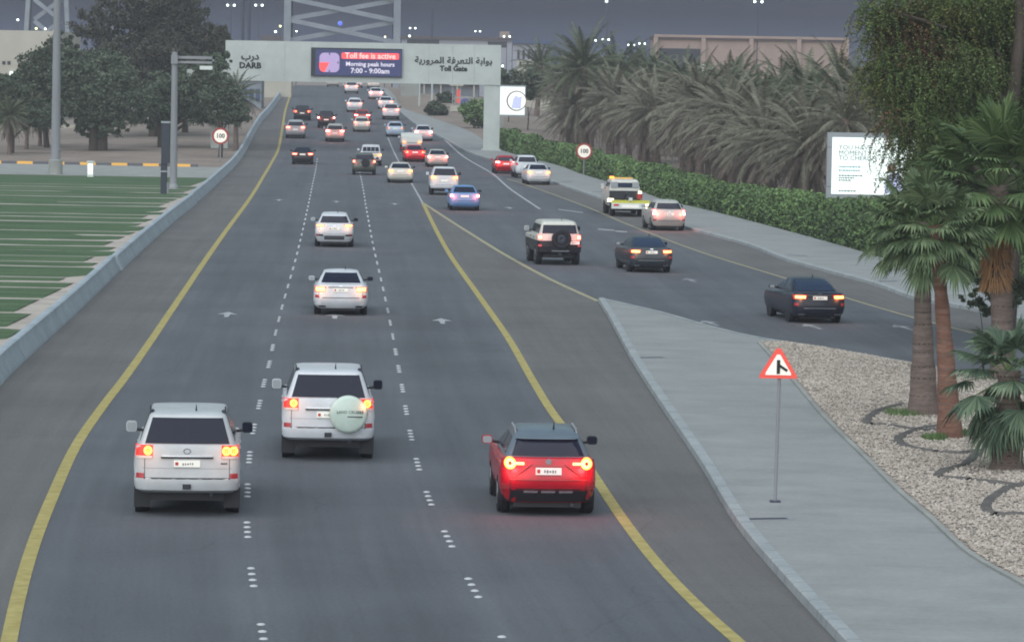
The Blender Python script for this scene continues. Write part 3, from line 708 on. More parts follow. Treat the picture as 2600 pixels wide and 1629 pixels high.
t, f, w2, za, zb_ = megaboard(2101, 336, 2345, 508, 190, 'large lit white billboard behind the hedge half covered by hanging branches')
k = 190 / F; cx = t.location.x; z0_ = t.location.z
def bp(u, v): p = at(u, v, 190); return p.x - cx, p.z - z0_
for s_, u_, v_, sz, m_ in (('YOU HAVE', 2128, 374, .34, 'bill_grey'), ('MOMENTS', 2128, 388, .34, 'bill_grey'), ('TO CHERISH', 2128, 401, .34, 'bill_grey')):
    x, z = bp(u_, v_); text(s_, sz, (x, -.285, z), M[m_], 'lettering', f, align='LEFT', ext=.005)
for v_, w_, m_ in ((423, 50, 'bill_teal'), (432, 50, 'bill_teal'), (445, 58, 'bill_grey'), (451, 40, 'bill_grey'), (457, 26, 'bill_grey'), (484, 42, 'bill_grey')):
    x, z = bp(2128, v_); mbx = MB(); xx = x; P_ = []
    while xx < x + w_ * k:
        dx = random.uniform(.05, .13); P_ += [(xx, z + .035), (xx + dx, z + .035), (xx + dx, z + .004), (xx + dx + .04, z + .004)]; xx += dx + .04
    mbx.prism(P_ + [(q[0], 2 * z - q[1]) for q in P_[::-1]], -.28, -.268)
    mbx.build('small_print', M[m_], f)
x, z = bp(2262, 455); mbp = MB()
MB().prism([(x-.35, z-.7), (x+.7, z-.75), (x+.75, z-.2), (x+.35, z+.35), (x-.1, z+.3), (x-.3, z-.1)], -.29, -.268).build('printed_figure', M['bill_lilac'], f)
MB().prism(disc(x + .0, z + .55, .24, 14), -.29, -.268).build('printed_head', M['bill_brown'], f)
t2, f2, w2, za, zb_ = megaboard(1262, 216, 1334, 296, 388, 'small lit billboard partly hidden behind the right column of the gate', True)
MB().prism(disc(.55, (za + zb_) / 2, 1.05, 24), -.285, -.268).build('printed_ring', M['bill_brown'], f2)
MB().prism(disc(.58, (za + zb_) / 2, .93, 24), -.295, -.28).build('printed_disc', M['bill'], f2)
MB().prism([(.05, (za+zb_)/2 - .75), (1.0, (za+zb_)/2 - .8), (1.1, (za+zb_)/2 + .5), (.75, (za+zb_)/2 + .35), (.5, (za+zb_)/2 + .6), (.2, (za+zb_)/2 + .2)], -.305, -.293).build('printed_figure', M['bill_lilac'], f2)

# drain channels crossing the pavements
def drain(u0, v0, u1, v1, dz, label):
    a, b = G(u0, v0), G(u1, v1); L = (b - a).length; ang = math.atan2(b.y - a.y, b.x - a.x)
    t = tag(empty('drain_channel', (a.x, a.y, dz), ang), label, 'drain', 'drain channels set across the pavements')
    MB().box(0, L, -.17, .17, -.05, .012).build('grating', M['pole'], t)
    MB().box(.05, L - .1, -.09, .09, .012, .018).build('slot', M['steel_d'], t)
drain(1609, 921, 1690, 920, .142, 'dark metal drain channel nearer the tip of the paved island')
drain(1882, 1338, 2010, 1336, .142, 'long metal drain channel in front of the triangle sign post')
drain(1995, 656, 2048, 658, .142, 'thin drain channel in the far pavement before the drain nearest the palms')
drain(2226, 724, 2280, 723, .142, 'thin drain channel in the far pavement nearest the palm trunks')
drain(1430, 466, 1452, 466, .142, 'thin drain channel in the far pavement ahead of the tow truck')
drain(1505, 492, 1530, 493, .142, 'thin drain channel in the far pavement just left of the tow truck')

# ------------------------------------------------------------------ buildings
def block(name, label, u0, u1, vt, Y, depth, m, cat='building', zbase=0):
    a, b = at(u0, vt, Y), at(u1, vt, Y); t = tag(empty(name, ((a.x + b.x) / 2, Y, zbase)), label, cat)
    w2 = (b.x - a.x) / 2; h = (a.z + b.z) / 2 - zbase
    wl = MB().box(-w2, w2, 0, depth, -.2, h).build('wall', m, t); return t, wl, w2, h
t, wl, w2, h = block('long_building', 'long pink flat building behind the date palms with a dark roof edge', 1665, 2150, 103, 520, 20, M['pink'])
MB().box(-w2 - .2, w2 + .2, -.4, 20.3, h, h + .45).build('roof', M['roofdark'], t)
MB().box(-w2 - .25, w2 + .25, -.5, -.4, h + .25, h + .6).build('fascia', M['pink'], t)
for i in range(5):
    x = -w2 + i * w2 / 2; MB().box(x - .3, x + .3, -.5, 0, 0, h + .3).build('pilaster', M['pink'], t)
MB().box(-w2 + .5, -w2 + 6.2, -.06, 0, h - 4.6, h - 1.3).build('window', M['window'], t)
for u, v, r in ((1786, 170, .0),):
    p = at(1790, 165, 470); d = tag(empty('dome', (p.x, 470, p.z - 1.5)), 'pale curved canopy top showing among the palm crowns', 'canopy')
    MB().lathe([(.1, 1.6), (.7, 1.5), (1.3, 1.15), (1.6, .6), (1.65, 0)], (0, 0, 0), 18, 'z').build('shell', M['bcream'], d, 40)
t, wl, w2, h = block('office_building', 'pale block with a blue roof edge and tall narrow windows right of the gate', 1302, 1394, 112, 640, 25, M['bwhite'])
MB().box(-w2 - .1, w2 + .5, -.6, 25, h, h + .7).build('roof', M['bblue'], t)
MB().box(w2 - .1, w2 + .5, -.6, -.01, h - 4, h).build('blue_pier', M['bblue'], t)
for i in range(6): MB().box(-w2 + .8 + i * .88 + (.3 if i > 2 else 0), -w2 + 1.2 + i * .88 + (.3 if i > 2 else 0), -.06, 0, h - 2.6, h - 1.0).build('window', M['window'], t)
t, wl, w2, h = block('low_building', 'low cream building showing under the pale office block', 1312, 1400, 152, 560, 12, M['bcream'])
for i in range(4): MB().box(-w2 + .4 + i * 1.1, -w2 + .7 + i * 1.1, -.06, 0, h - 1, h - .3).build('window', M['window'], t)
t, wl, w2, h = block('terrace_block', 'mauve flat roofed building behind the right half of the gate beam', 1020, 1300, 100, 700, 25, M['bwhite'])
MB().box(-w2 - .2, w2 + .2, -.6, 25, h, h + .5).build('roof', M['roofdark'], t)
MB().box(-w2 + 1, -w2 + 7, -.06, 0, h - 1.2, h - .2).build('window', M['window'], t); MB().box(w2 - 4.5, w2 - 1, -.06, 0, h - 1.4, h - .3).build('window', M['window'], t)
MB().box(w2 - 2.3, w2 - .5, .5, 5, h + .5, h + 1.6).build('stair_tower', M['pink'], t)
t, wl, w2, h = block('far_terrace', 'brownish low building left of the bridge portal above the gate beam', 660, 722, 90, 720, 15, M['roofdark'])
t, wl, w2, h = block('pale_building', 'large pale windowless building at the left edge with two small square vents', -120, 135, 77, 470, 30, M['bcream'])
for u in (10, 23):
    a = at(u, 160, 470); MB().box(a.x - .2 - t.location.x, a.x + .2 - t.location.x, -.06, 0, a.z - .22, a.z + .22).build('vent', M['window'], t)
a = at(32, 188, 470); MB().box(a.x - .35 - t.location.x, a.x + .35 - t.location.x, -.1, 0, a.z - .3, a.z + .3).build('lit_sign', M['cyl'], t)
t, wl, w2, h = block('boundary_wall', 'long low pale wall seen under the trees behind the lawn', -60, 560, 316, 410, .4, M['bcream'], 'wall')
MB().box(-w2, w2, -.05, .45, h, h + .12).build('coping', M['concrete_d'], t)
MB().box(-.9, .9, -.06, 0, .4, 1.4).build('grille', M['steel_d'], t)
t, wl, w2, h = block('abutment_wall', 'pale concrete wall left of the ramp just under the gate beam', 667, 740, 190, 480, 3, M['bcream'], 'wall')
MB().box(-w2 - .1, w2 + .1, -.15, 3.1, h, h + .2).build('coping', M['concrete_d'], t)
t, wl, w2, h = block('abutment_wall', 'pale concrete wall right of the ramp just under the gate beam', 1018, 1062, 200, 500, 3, M['concrete_d'], 'wall')
MB().box(-w2 - .1, w2 + .1, -.15, 3.1, h, h + .2).build('coping', M['concrete_d'], t)
# yard behind the gate, right
t, wl, w2, h = block('depot_shed', 'grey shed glimpsed under the gate beam right of the road', 1030, 1215, 214, 520, 14, M['steel_l'], zbase=0)
MB().box(-w2 - .3, w2 + .3, -1.2, 14, h, h + .5).build('roof', M['roofdark'], t)
for i in range(4): MB().box(-w2 + 1 + i * 2.6, -w2 + 1.9 + i * 2.6, -.3, 0, h - 3.6, h - 2.9).build('skylight', M['cyl'] if i in (1, 2) else M['frame'], t)
for i in range(5): MB().box(-w2 + .2 + i * 2.3, -w2 + .4 + i * 2.3, -1.0, -.8, 0, h).build('post', M['bcream'], t)
p = at(1180, 320, 430); p.z = zg(p.x, 430)
t = tag(empty('round_sign', p), 'small round blue sign on a post under the right part of the gate', 'road sign')
h = at(1180, 262, 430).z - p.z
MB().tube([(0, 0, -.1), (0, 0, h + .9)], .06, 8).build('post', M['pole'], t)
MB().prism(disc(0, h, .55, 24), -.07, -.03).build('disc', M['bluesign'], t)
MB().box(-1.0, .85, -.06, .02, h + .55, h + .72).build('crossbar', M['frame'], t)
p = at(1158, 300, 440); p.z = zg(p.x, 440)
t = tag(empty('bus_shelter', p), 'small pale shelter box beside the round blue sign', 'shelter')
MB().box(-.7, .7, 0, 1.2, 0, .7).build('base', M['bcream'], t)
MB().box(-.5, -.4, .1, .2, .7, 3).box(.4, .5, .1, .2, .7, 3).build('post', M['frame'], t)
MB().box(-.8, .8, -.1, 1.2, 3, 3.2).build('roof', M['bcream'], t)
MB().box(.05, .45, .3, .35, 1.0, 2.6).build('poster', M['sign_red'], t)
for u, lb in ((1064, 'slim pale post left under the gate beam'), (1096, 'slim pale post in the middle under the gate beam')):
    p = at(u, 300, 455); z = zg(p.x, 455)
    t = tag(empty('lamp_post', (p.x, 455, z)), lb, 'post')
    MB().tube([(0, 0, 0), (0, 0, 7)], .11, 8).build('pole', M['concrete'], t); MB().box(-.2, .2, -.2, .2, 7, 7.2).build('cap', M['pole'], t)
# jersey-like blocks and hut at left under the beam
t, wl, w2, h = block('gate_hut', 'blue grey hut under the left end of the gate beam', 612, 664, 204, 440, 5, M['steel_l'])
MB().box(-w2, w2, -.4, 5.2, h, h + .2).build('roof', M['roofdark'], t)
for i in range(3): MB().box(-w2 + .25 + i * .75, -w2 + .75 + i * .75, -.06, 0, h - 2.4, h - 1).build('window', M['bblue'], t)

# ------------------------------------------------------------------ vehicles
NC = 5
class Hull:
    """stack of rounded-rectangle rings (z, half width, rear y, front y, corner radius, front drop)"""
    def __init__(s, rings, bow=.07): s.r = [tuple(q) + (0,) * (6 - len(q)) for q in rings]; s.bow = bow
    def p(s, z):
        r = s.r
        if z <= r[0][0]: return r[0]
        for a, b in zip(r[:-1], r[1:]):
            if a[0] <= z <= b[0]:
                t = (z - a[0]) / (b[0] - a[0]); return tuple(p + (q - p) * t for p, q in zip(a, b))
        return r[-1]
    def hw(s, z): return s.p(z)[1]
    def ry(s, z, x):
        _, hw, yr, yf, r, _ = s.p(z); ax = min(abs(x), hw * .9999); y = yr + s.bow * (ax / hw) ** 2
        if ax > hw - r: e = ax - (hw - r); y += r - math.sqrt(max(0, r * r - e * e))
        return y
    def sx(s, z, y):
        _, hw, yr, yf, r, _ = s.p(z); x = hw
        e = max((yr + s.bow + r) - y, y - (yf - r - s.bow), 0)
        if e > 0: x -= r - math.sqrt(max(0, r * r - min(e, r) ** 2))
        return x
    def mesh(s):
        R_ = [s.r[0]]
        for i in range(len(s.r) - 1):
            a, b = s.r[i], s.r[i + 1]
            R_.append(b)
        mb = MB(); vs = []; fs = []
        def ring(q):
            z, hw, yr, yf, r, dz = q; P = []
            n = 6
            for i in range(n + 1): t = -1 + 2 * i / n; x = t * (hw - r); P.append((x, yr + s.bow * (x / hw) ** 2))
            c = (hw - r, yr + r + s.bow * ((hw - r) / hw) ** 2)
            b1 = s.bow
            for i in range(1, NC + 1): a = -math.pi/2 + math.pi/2 * i / NC; x = c[0] + r * math.cos(a); P.append((x, c[1] + r * math.sin(a) + (s.bow * (x / hw) ** 2 - s.bow * ((hw - r) / hw) ** 2)))
            for i in range(1, 6): P.append((hw, c[1] + (yf - r - c[1]) * i / 6))
            for i in range(NC + 1): a = math.pi/2 * i / NC; P.append((hw - r + r * math.cos(a), yf - r - .05 + r * math.sin(a)))
            h = P[:]; 
            L = [(-x, y) for x, y in h[n + 1:]][::-1]
            for i in range(1, n): t = 1 - 2 * i / n; x = t * (hw - r); h.append((x, yf - .05 + .05 * (1 - (x / hw) ** 2)))
            h += L
            return [(x, y, z - dz * max(0, (y - yr) / (yf - yr))) for x, y in h]
        for q in R_: vs += ring(q)
        n = len(vs) // len(R_)
        for i in range(len(R_) - 1):
            for k in range(n): fs.append((i*n + k, i*n + (k+1) % n, (i+1)*n + (k+1) % n, (i+1)*n + k))
        # crowned cap
        top = vs[-n:]; cx = sum(p[0] for p in top) / n; cy = sum(p[1] for p in top) / n
        inner = [((p[0]) * .55, cy + (p[1] - cy) * .6, p[2] + .012) for p in top]; m = len(vs)
        vs += inner
        for k in range(n): fs.append((m - n + k, m - n + (k+1) % n, m + (k+1) % n, m + k))
        fs.append(tuple(m + k for k in range(n))); fs.append(tuple(range(n))[::-1])
        return mb.add(vs, fs)
def rpatch(H, xl, xr, z0, z1, off=.006, th=.03, nx=10, nz=3):
    """panel lying on the rear face of hull H; xl/xr floats or functions of t in 0..1 (bottom to top)"""
    fl = xl if callable(xl) else (lambda t: xl); fr = xr if callable(xr) else (lambda t: xr)
    mb = MB(); vs = []; fs = []
    for j in range(nz + 1):
        t = j / nz; z = z0 + (z1 - z0) * t
        for i in range(nx + 1):
            x = fl(t) + (fr(t) - fl(t)) * i / nx; vs.append((x, H.ry(z, x) - off, z))
    n = nx + 1; m = len(vs); vs += [(x, y + off + th, z) for x, y, z in vs]
    for j in range(nz):
        for i in range(nx): a = j*n + i; fs += [(a, a+1, a+1+n, a+n), (m+a, m+a+n, m+a+1+n, m+a+1)]
    per = [i for i in range(n)] + [j*n + nx for j in range(1, nz + 1)] + [nz*n + i for i in range(nx - 1, -1, -1)] + [j*n for j in range(nz - 1, 0, -1)]
    for a, b in zip(per, per[1:] + per[:1]): fs.append((a, m + a, m + b, b))
    return mb.add(vs, fs)
def spatch(H, s, z0, z1, ya, yb, off=.005, th=.03, ny=6, nz=2):
    fa = ya if callable(ya) else (lambda t: ya); fb = yb if callable(yb) else (lambda t: yb)
    mb = MB(); vs = []; fs = []
    for j in range(nz + 1):
        t = j / nz; z = z0 + (z1 - z0) * t
        for i in range(ny + 1):
            y = fa(t) + (fb(t) - fa(t)) * i / ny; vs.append((s * (H.sx(z, y) + off), y, z))
    n = ny + 1; m = len(vs); vs += [(x - s * (off + th), y, z) for x, y, z in vs]
    for j in range(nz):
        for i in range(ny): a = j*n + i; fs += [(a, a+1, a+1+n, a+n), (m+a, m+a+n, m+a+1+n, m+a+1)]
    per = [i for i in range(n)] + [j*n + ny for j in range(1, nz + 1)] + [nz*n + i for i in range(ny - 1, -1, -1)] + [j*n for j in range(nz - 1, 0, -1)]
    for a, b in zip(per, per[1:] + per[:1]): fs.append((a, m + a, m + b, b))
    return mb.add(vs, fs)

LC = dict(body=[(.44,.86,-.92,3.7,.2),(.50,.95,-1.04,3.85,.24),(.62,.975,-1.08,3.9,.26),(.71,.975,-1.07,3.9,.24),(.735,.97,-1.02,3.9,.2),(.95,.985,-1.0,3.92,.16),(1.2,.965,-.98,3.85,.14,.02),(1.3,.94,-.96,3.75,.14,.08),(1.34,.90,-.94,3.6,.14,.12)],
    cab=[(1.30,.90,-.945,2.5,.14),(1.36,.875,-.93,2.4,.14),(1.58,.80,-.85,2.05,.14),(1.82,.715,-.75,1.8,.15),(1.87,.685,-.68,1.7,.18),(1.895,.62,-.55,1.5,.2),(1.905,.45,-.2,1.2,.2)],
    tyre=(.39,.27), wb=2.85, gl=(1.355,1.815), lamp=(1.085,1.325), plate=(.93,1.05,0), bump=.72, mir=(1.30,1.50), wbx=.82)
SEDAN = dict(body=[(.24,.78,-.85,3.45,.2),(.34,.88,-.98,3.62,.26),(.52,.915,-1.04,3.72,.28),(.62,.915,-1.03,3.74,.26),(.80,.905,-1.0,3.7,.22),(.95,.875,-.97,3.6,.2,.08),(1.02,.83,-.94,3.45,.2,.16),(1.045,.79,-.88,3.3,.2,.2)],
    cab=[(1.0,.80,-.42,2.65,.2),(1.08,.765,-.30,2.45,.2),(1.25,.685,.02,2.0,.2),(1.38,.60,.36,1.65,.2),(1.43,.55,.55,1.5,.2),(1.455,.42,.8,1.3,.2)],
    tyre=(.33,.22), wb=2.78, gl=(1.07,1.375), lamp=(.80,.97), plate=(.80,.92,0), bump=.60, mir=(1.02,1.16), wbx=.76)
CROSS = dict(body=[(.26,.78,-.74,3.4,.2),(.40,.86,-.84,3.5,.22),(.55,.90,-.92,3.62,.26),(.70,.905,-.95,3.66,.26),(.86,.90,-.90,3.66,.24),(1.0,.89,-.86,3.6,.24,.02),(1.08,.85,-.80,3.45,.24,.08),(1.11,.80,-.74,3.3,.22,.12)],
    cab=[(1.07,.81,-.76,2.6,.22),(1.13,.78,-.70,2.45,.22),(1.28,.71,-.54,2.05,.22),(1.43,.63,-.36,1.75,.22),(1.50,.59,-.22,1.6,.22),(1.55,.53,.05,1.45,.22),(1.57,.40,.4,1.2,.2)],
    tyre=(.36,.24), wb=2.7, gl=(1.13,1.42), lamp=(.93,1.07), plate=(.80,.93,0), bump=.52, mir=(1.10,1.26), wbx=.78)
SUV = dict(body=[(.36,.80,-.85,3.5,.2),(.46,.89,-.96,3.62,.22),(.60,.92,-1.0,3.7,.24),(.68,.92,-.99,3.7,.22),(.9,.93,-.95,3.72,.2),(1.1,.915,-.92,3.65,.16,.04),(1.20,.88,-.89,3.5,.16,.1)],
    cab=[(1.16,.85,-.90,2.5,.16),(1.22,.83,-.87,2.4,.16),(1.42,.755,-.74,2.0,.16),(1.62,.675,-.6,1.75,.16),(1.69,.63,-.48,1.6,.18),(1.73,.5,-.2,1.3,.2)],
    tyre=(.37,.24), wb=2.75, gl=(1.23,1.60), lamp=(.98,1.17), plate=(.82,.94,0), bump=.66, mir=(1.18,1.36), wbx=.79)
FJC = dict(body=[(.50,.84,-.9,3.5,.12),(.58,.93,-1.0,3.6,.12),(.80,.95,-1.02,3.65,.12),(.82,.95,-.94,3.65,.12),(1.05,.95,-.93,3.65,.12)],
    body2=[(1.045,.945,-.93,3.64,.12),(1.25,.94,-.92,3.6,.12,.05),(1.32,.90,-.90,3.5,.12,.1)],
    cab=[(1.30,.87,-.89,2.3,.16),(1.5,.82,-.84,2.1,.16),(1.70,.77,-.79,1.95,.16),(1.80,.74,-.76,1.85,.16),(1.86,.70,-.70,1.75,.2),(1.89,.55,-.5,1.5,.2)],
    tyre=(.42,.28), wb=2.69, gl=(1.36,1.72), lamp=(1.10,1.30), plate=(.90,1.03,.62), bump=.80, mir=(1.38,1.58), wbx=.80)
PICK = dict(body=[(.48,.80,-1.1,3.8,.08),(.55,.86,-1.15,3.85,.08),(.8,.89,-1.15,3.9,.1),(1.05,.885,-1.14,3.85,.1,.03),(1.10,.87,-1.13,3.7,.1,.06)],
    cab=[(1.08,.85,.55,2.9,.14),(1.14,.83,.57,2.75,.14),(1.38,.76,.64,2.35,.14),(1.62,.69,.72,2.05,.14),(1.70,.64,.82,1.95,.18),(1.74,.5,1.0,1.7,.2)],
    tyre=(.38,.25), wb=3.0, gl=(1.20,1.56), lamp=(.84,1.05), plate=(.60,.72,0), bump=.58, mir=(1.2,1.38), wbx=.77)
def scaled(sp, kx=1, ky=1, kz=1, **kw):
    q = dict(sp)
    for k in ('body', 'cab', 'body2'):
        if k in q: q[k] = [(r[0]*kz, r[1]*kx, r[2]*ky, r[3]*ky, r[4]) + ((r[5]*kz,) if len(r) > 5 else ()) for r in q[k]]
    for k in ('gl', 'lamp', 'mir'): q[k] = tuple(v * kz for v in q[k])
    q['plate'] = (q['plate'][0]*kz, q['plate'][1]*kz, q['plate'][2]); q['bump'] *= kz; q['wbx'] *= kx; q['wb'] *= ky; q.update(kw); return q

def wheels(t, sp, near):
    r, wd = sp['tyre']; x = sp['wbx'] if 'tx' not in sp else sp['tx']
    for y in (0, sp['wb']):
        for s in (-1, 1):
            c = (s * (x + .01), y, r)
            w_ = MB().lathe([(r*.72, -wd/2), (r*.93, -wd/2), (r, -wd*.36), (r, wd*.36), (r*.93, wd/2), (r*.72, wd/2)], (c[0], c[1], c[2]), 22, 'x').build('wheel', M['tyre'], t, 40)
            if near: MB().lathe([(r*.62, s * (wd/2 - .02)), (r*.6, s * (wd/2 + .006)), (r*.2, s * (wd/2 - .01))], c, 18, 'x').build('rim', M['rim'], w_, 30)
def plate_marks(t, mb_c, w2, z0, z1, yo, red=True):
    pl = t
    mbx = MB(); x = -w2 * .35
    for i in range(5):
        dx = random.uniform(.016, .034); mbx.box(mb_c + x, mb_c + x + dx, yo - .006, yo, z0 + random.uniform(.03, .045), z1 - random.uniform(.035, .05)); x += dx + .02
        if x > w2 * .85: break
    mbx.build('plate_print', M['plate_mark'], pl)
    if red: MB().box(mb_c - w2 * .9, mb_c - w2 * .66, yo - .006, yo, z0 + .03, z1 - .03).build('plate_emblem', M['plate_red'], pl)

def vehicle(name, label, cat, u, v, sp, pm, lam='tail', near=False, yaw=None, road=None, style='box', high=None, glass='glass', rails=False, roof=None, plate=True, fn=None, group='vehicles driving away along the highway', brake=False):
    p = G(u, v); Y = p.y
    slope = (road or D1).slope(min(Y, 560) if road is None else Y)
    a = math.atan(slope) if yaw is None else R(yaw)
    zs = (zr(Y + 2) - zr(Y)) / 2
    # u,v mark the middle of the rear tyres' lowest edge
    t = empty(name, (p.x, Y + .12, p.z + .002)); t.rotation_euler = (math.atan(zs), 0, -a)
    tag(t, label, cat, group)
    HB, HC = Hull(sp['body']), Hull(sp['cab'], .05)
    body = HB.mesh().build('body', pm if not sp.get('body2') else sp['lowmat'], t, 35)
    if sp.get('body2'): HB2 = Hull(sp['body2']); HB2.mesh().build('upper_body', pm, t, 35)
    cab = HC.mesh().build('cabin', roof or pm, t, 35)
    g0, g1 = sp['gl']; hb, ht = HC.hw(g0), HC.hw(g1); G_ = M[glass]
    bm_ = .10; tm = .07
    rw = rpatch(HC, lambda q: -(hb - bm_) + (hb - bm_ - ht + tm) * q, lambda q: (hb - bm_) - (hb - bm_ - ht + tm) * q, g0, g1, .016, .05, 20, 14).build('rear_window', G_, t, 40)
    z0 = g0 + .01; z1 = g1 + .0
    fy = lambda z: HC.p(z)[3]; by = lambda z: HC.p(z)[2]
    r0 = .38; r1 = .32
    if near or abs(math.degrees(a)) > 3:
        for s in (-1, 1):
            ya, yb_ = by(z0) + r0, fy(z0) - .32; yc, yd = by(z1) + r1, fy(z1) - .22
            mid = (ya + yb_) / 2
            spatch(HC, s, z0, z1, lambda q: ya + (yc - ya) * q, lambda q: mid - .04 + (0) * q, .008, .03, 8, 8).build('side_window', G_, t)
            spatch(HC, s, z0, z1, lambda q: mid + .04, lambda q: yb_ + (yd - yb_) * q, .008, .03, 8, 8).build('side_window', G_, t)
            if near:
                hz = g0 - .12
                for yy in (mid - .35, mid + .75): spatch(HB, s, hz - .10, hz - .07, yy, yy + .18, .02, .02, 2, 1).build('door_handle', pm if not sp.get('lowmat') else M['black'], t)
                spatch(HB, s, sp['body'][0][0] + .1, hz, mid - .006, mid + .006, .002, .004, 1, 3).build('door_gap', M['black'], t)
                spatch(HB, s, sp['body'][0][0] + .1, hz, ya - .1, ya - .09, .002, .004, 1, 3).build('door_gap', M['black'], t)
    # windscreen
    mbw = MB(); zz0, zz1 = g0 + .03, g1
    mbw.add([(-hb + .12, fy(zz0) - .03, zz0), (hb - .12, fy(zz0) - .03, zz0), (ht - .1, fy(zz1) - .02, zz1), (-ht + .1, fy(zz1) - .02, zz1)], [(0, 1, 2, 3)]); mbw.build('windscreen', G_, t, fix=False)
    # arches, wheels, underbody
    rr = sp['tyre'][0]
    for y in (0, sp['wb']):
        for s in (-1, 1):
            x = HB.hw(max(rr, sp['body'][0][0] + .1))
            MB().lathe([(rr + .07, -.1), (rr + .07, .006)] if s > 0 else [(rr + .07, .1), (rr + .07, -.006)], (s * x, y, rr + .03), 20, 'x').build('wheel_arch', M['black'], t, 30)
    wheels(t, sp, near)
    zb = sp['body'][0][0]
    MB().box(-sp['wbx'] + .14, sp['wbx'] - .14, -.65, sp['wb'] + .3, zb * .62, zb + .12).build('underbody', M['black'], t)
    if near: MB().tube([(.45, -.9, zb - .03), (.45, -.4, zb - .03)], .035, 8).tube([(-.25, -.02, rr), (.25, -.02, rr)], .07, 8).tube([(-sp['wbx'] + .1, 0, rr), (sp['wbx'] - .1, 0, rr)], .04, 8).build('axle', M['steel_d'], t)
    l0, l1 = sp['lamp']; hl = HB.hw((l0 + l1) / 2); HL = Hull(sp['body2']) if sp.get('body2') else HB
    es = M[lam]
    for s in (-1, 1):
        if style == 'box': xa, xb = hl * .655, hl * .985
        elif style == 'wide': xa, xb = hl * .55, hl * .985
        elif style == 'slim': xa, xb = hl * .50, hl * .985
        elif style == 'tall': xa, xb = hl * .80, hl * .985
        elif style == 'ring': xa, xb = hl * .45, hl * .985
        elif style == 'sq': xa, xb = hl * .78, hl * .97
        A, B = (xa, xb) if s > 0 else (-xb, -xa)
        if style in ('wide', 'slim'):
            if s > 0: fl, fr = (lambda q: A + .05 * (1 - q)), (lambda q: B)
            else: fl, fr = (lambda q: A), (lambda q: B - .05 * (1 - q))
        else: fl, fr = A, B
        if style == 'slim': la, lb = l0 + .02, l1 - .01
        else: la, lb = l0, l1
        ln = rpatch(HL, fl, fr, la, lb, .012, .05, 8, 3).build('tail_lamp', (M['lens_lit'] if lam in ('brake', 'tail') else (M['lens_mid'] if lam in ('amber', 'amberhot') else M['lens'])) if style != 'ring' else pm, t, 40)
        w_ = xb - xa; h = lb - la
        if style == 'box':
            cs = [(xb - w_ * .30, .5), (xb - w_ * .72, .5)] if brake == 2 or (near and s > 0) else [(xb - w_ * (.72 if not near else .72), .5)]
            if near and u > 700: cs = [(xb - w_ * (.68 if s < 0 else .4), .5)]
            for cx_, q in cs:
                zc = la + h * .58; r = h * .34
                o = MB()
                for k in range(14):
                    a0 = 2 * math.pi * k / 14; a1 = 2 * math.pi * (k + 1) / 14
                    def P(rad, an):
                        x = s * cx_ + rad * math.cos(an); z = zc + rad * 1.05 * math.sin(an); return (x, HL.ry(z, x) - .02, z)
                    o.add([P(r, a0), P(r, a1), P(r * .45, a1), P(r * .45, a0)], [(0, 1, 2, 3)])
                    o.add([P(r * .28, a0), P(r * .28, a1), P(0.001, a1), P(0.001, a0)], [(0, 1, 2, 3)])
                    
                o.build('lamp_ring', M['amber'], ln, fix=False)
                c2 = MB()
                for k in range(14):
                    a0 = 2 * math.pi * k / 14; a1 = 2 * math.pi * (k + 1) / 14
                    def P(rad, an):
                        x = s * cx_ + rad * math.cos(an); z = zc + rad * 1.05 * math.sin(an); return (x, HL.ry(z, x) - .022, z)
                    c2.add([P(r * .72, a0), P(r * .72, a1), P(r * .58, a1), P(r * .58, a0)], [(0, 1, 2, 3)])
                c2.build('lamp_filament', M['amberhot'], ln, fix=False)
            rpatch(HL, A + .01, B - .01, la - .005, la + h * .18, .018, .02, 6, 1).build('clear_strip', M['lens_w'], ln)
        elif style == 'ring':
            cx_, zc, r = s * (xb - .16), (la + lb) / 2, .085
            o = MB()
            def P(x, z, e=.025): return (x, HL.ry(z, x) - e, z)
            for k in range(18):
                a0, a1 = 2*math.pi*k/18, 2*math.pi*(k+1)/18
                o.add([P(cx_ + r*math.cos(a0), zc + r*math.sin(a0)), P(cx_ + r*math.cos(a1), zc + r*math.sin(a1)), P(cx_ + r*.42*math.cos(a1), zc + r*.42*math.sin(a1)), P(cx_ + r*.42*math.cos(a0), zc + r*.42*math.sin(a0))], [(0, 1, 2, 3)])
            xi = s * (xb - .16 - .07); xo = s * (xb - .42)
            for k in range(4):
                xx0 = xi + (xo - xi) * k / 4; xx1 = xi + (xo - xi) * (k + 1) / 4
                o.add([P(xx0, zc - .022), P(xx1, zc - .022), P(xx1, zc + .022), P(xx0, zc + .022)], [(0, 1, 2, 3)])
            o.build('lamp_ring', M['amberhot'], ln, fix=False)
            rim = MB()
            for k in range(18):
                a0, a1 = 2*math.pi*k/18, 2*math.pi*(k+1)/18
                rim.add([P(cx_ + r*1.3*math.cos(a0), zc + r*1.3*math.sin(a0), .02), P(cx_ + r*1.3*math.cos(a1), zc + r*1.3*math.sin(a1), .02), P(cx_ + r*math.cos(a1), zc + r*math.sin(a1), .02), P(cx_ + r*math.cos(a0), zc + r*math.sin(a0), .02)], [(0, 1, 2, 3)])
            rim.build('lamp_halo', M['amber'], ln, fix=False)
        else:
            m0, m1 = (A + w_ * .12, B - w_ * .10) if s > 0 else (A + w_ * .10, B - w_ * .12)
            zz = .15 if style != 'slim' else .2
            rpatch(HL, m0, m1, la + h * zz, lb - h * zz, .02, .02, 6, 2).build('lamp_core', es, ln)
        # bumper reflectors
        zb_ = sp['bump']
        if near: rpatch(HB, *( (hl*.82, hl*.97) if s > 0 else (-hl*.97, -hl*.82)), zb_ + .0, zb_ + .09, .012, .03, 3, 1).build('reflector', M['refl'], t)
        m0, m1 = sp['mir']; xm = HB.hw(g0 - .05) + .02
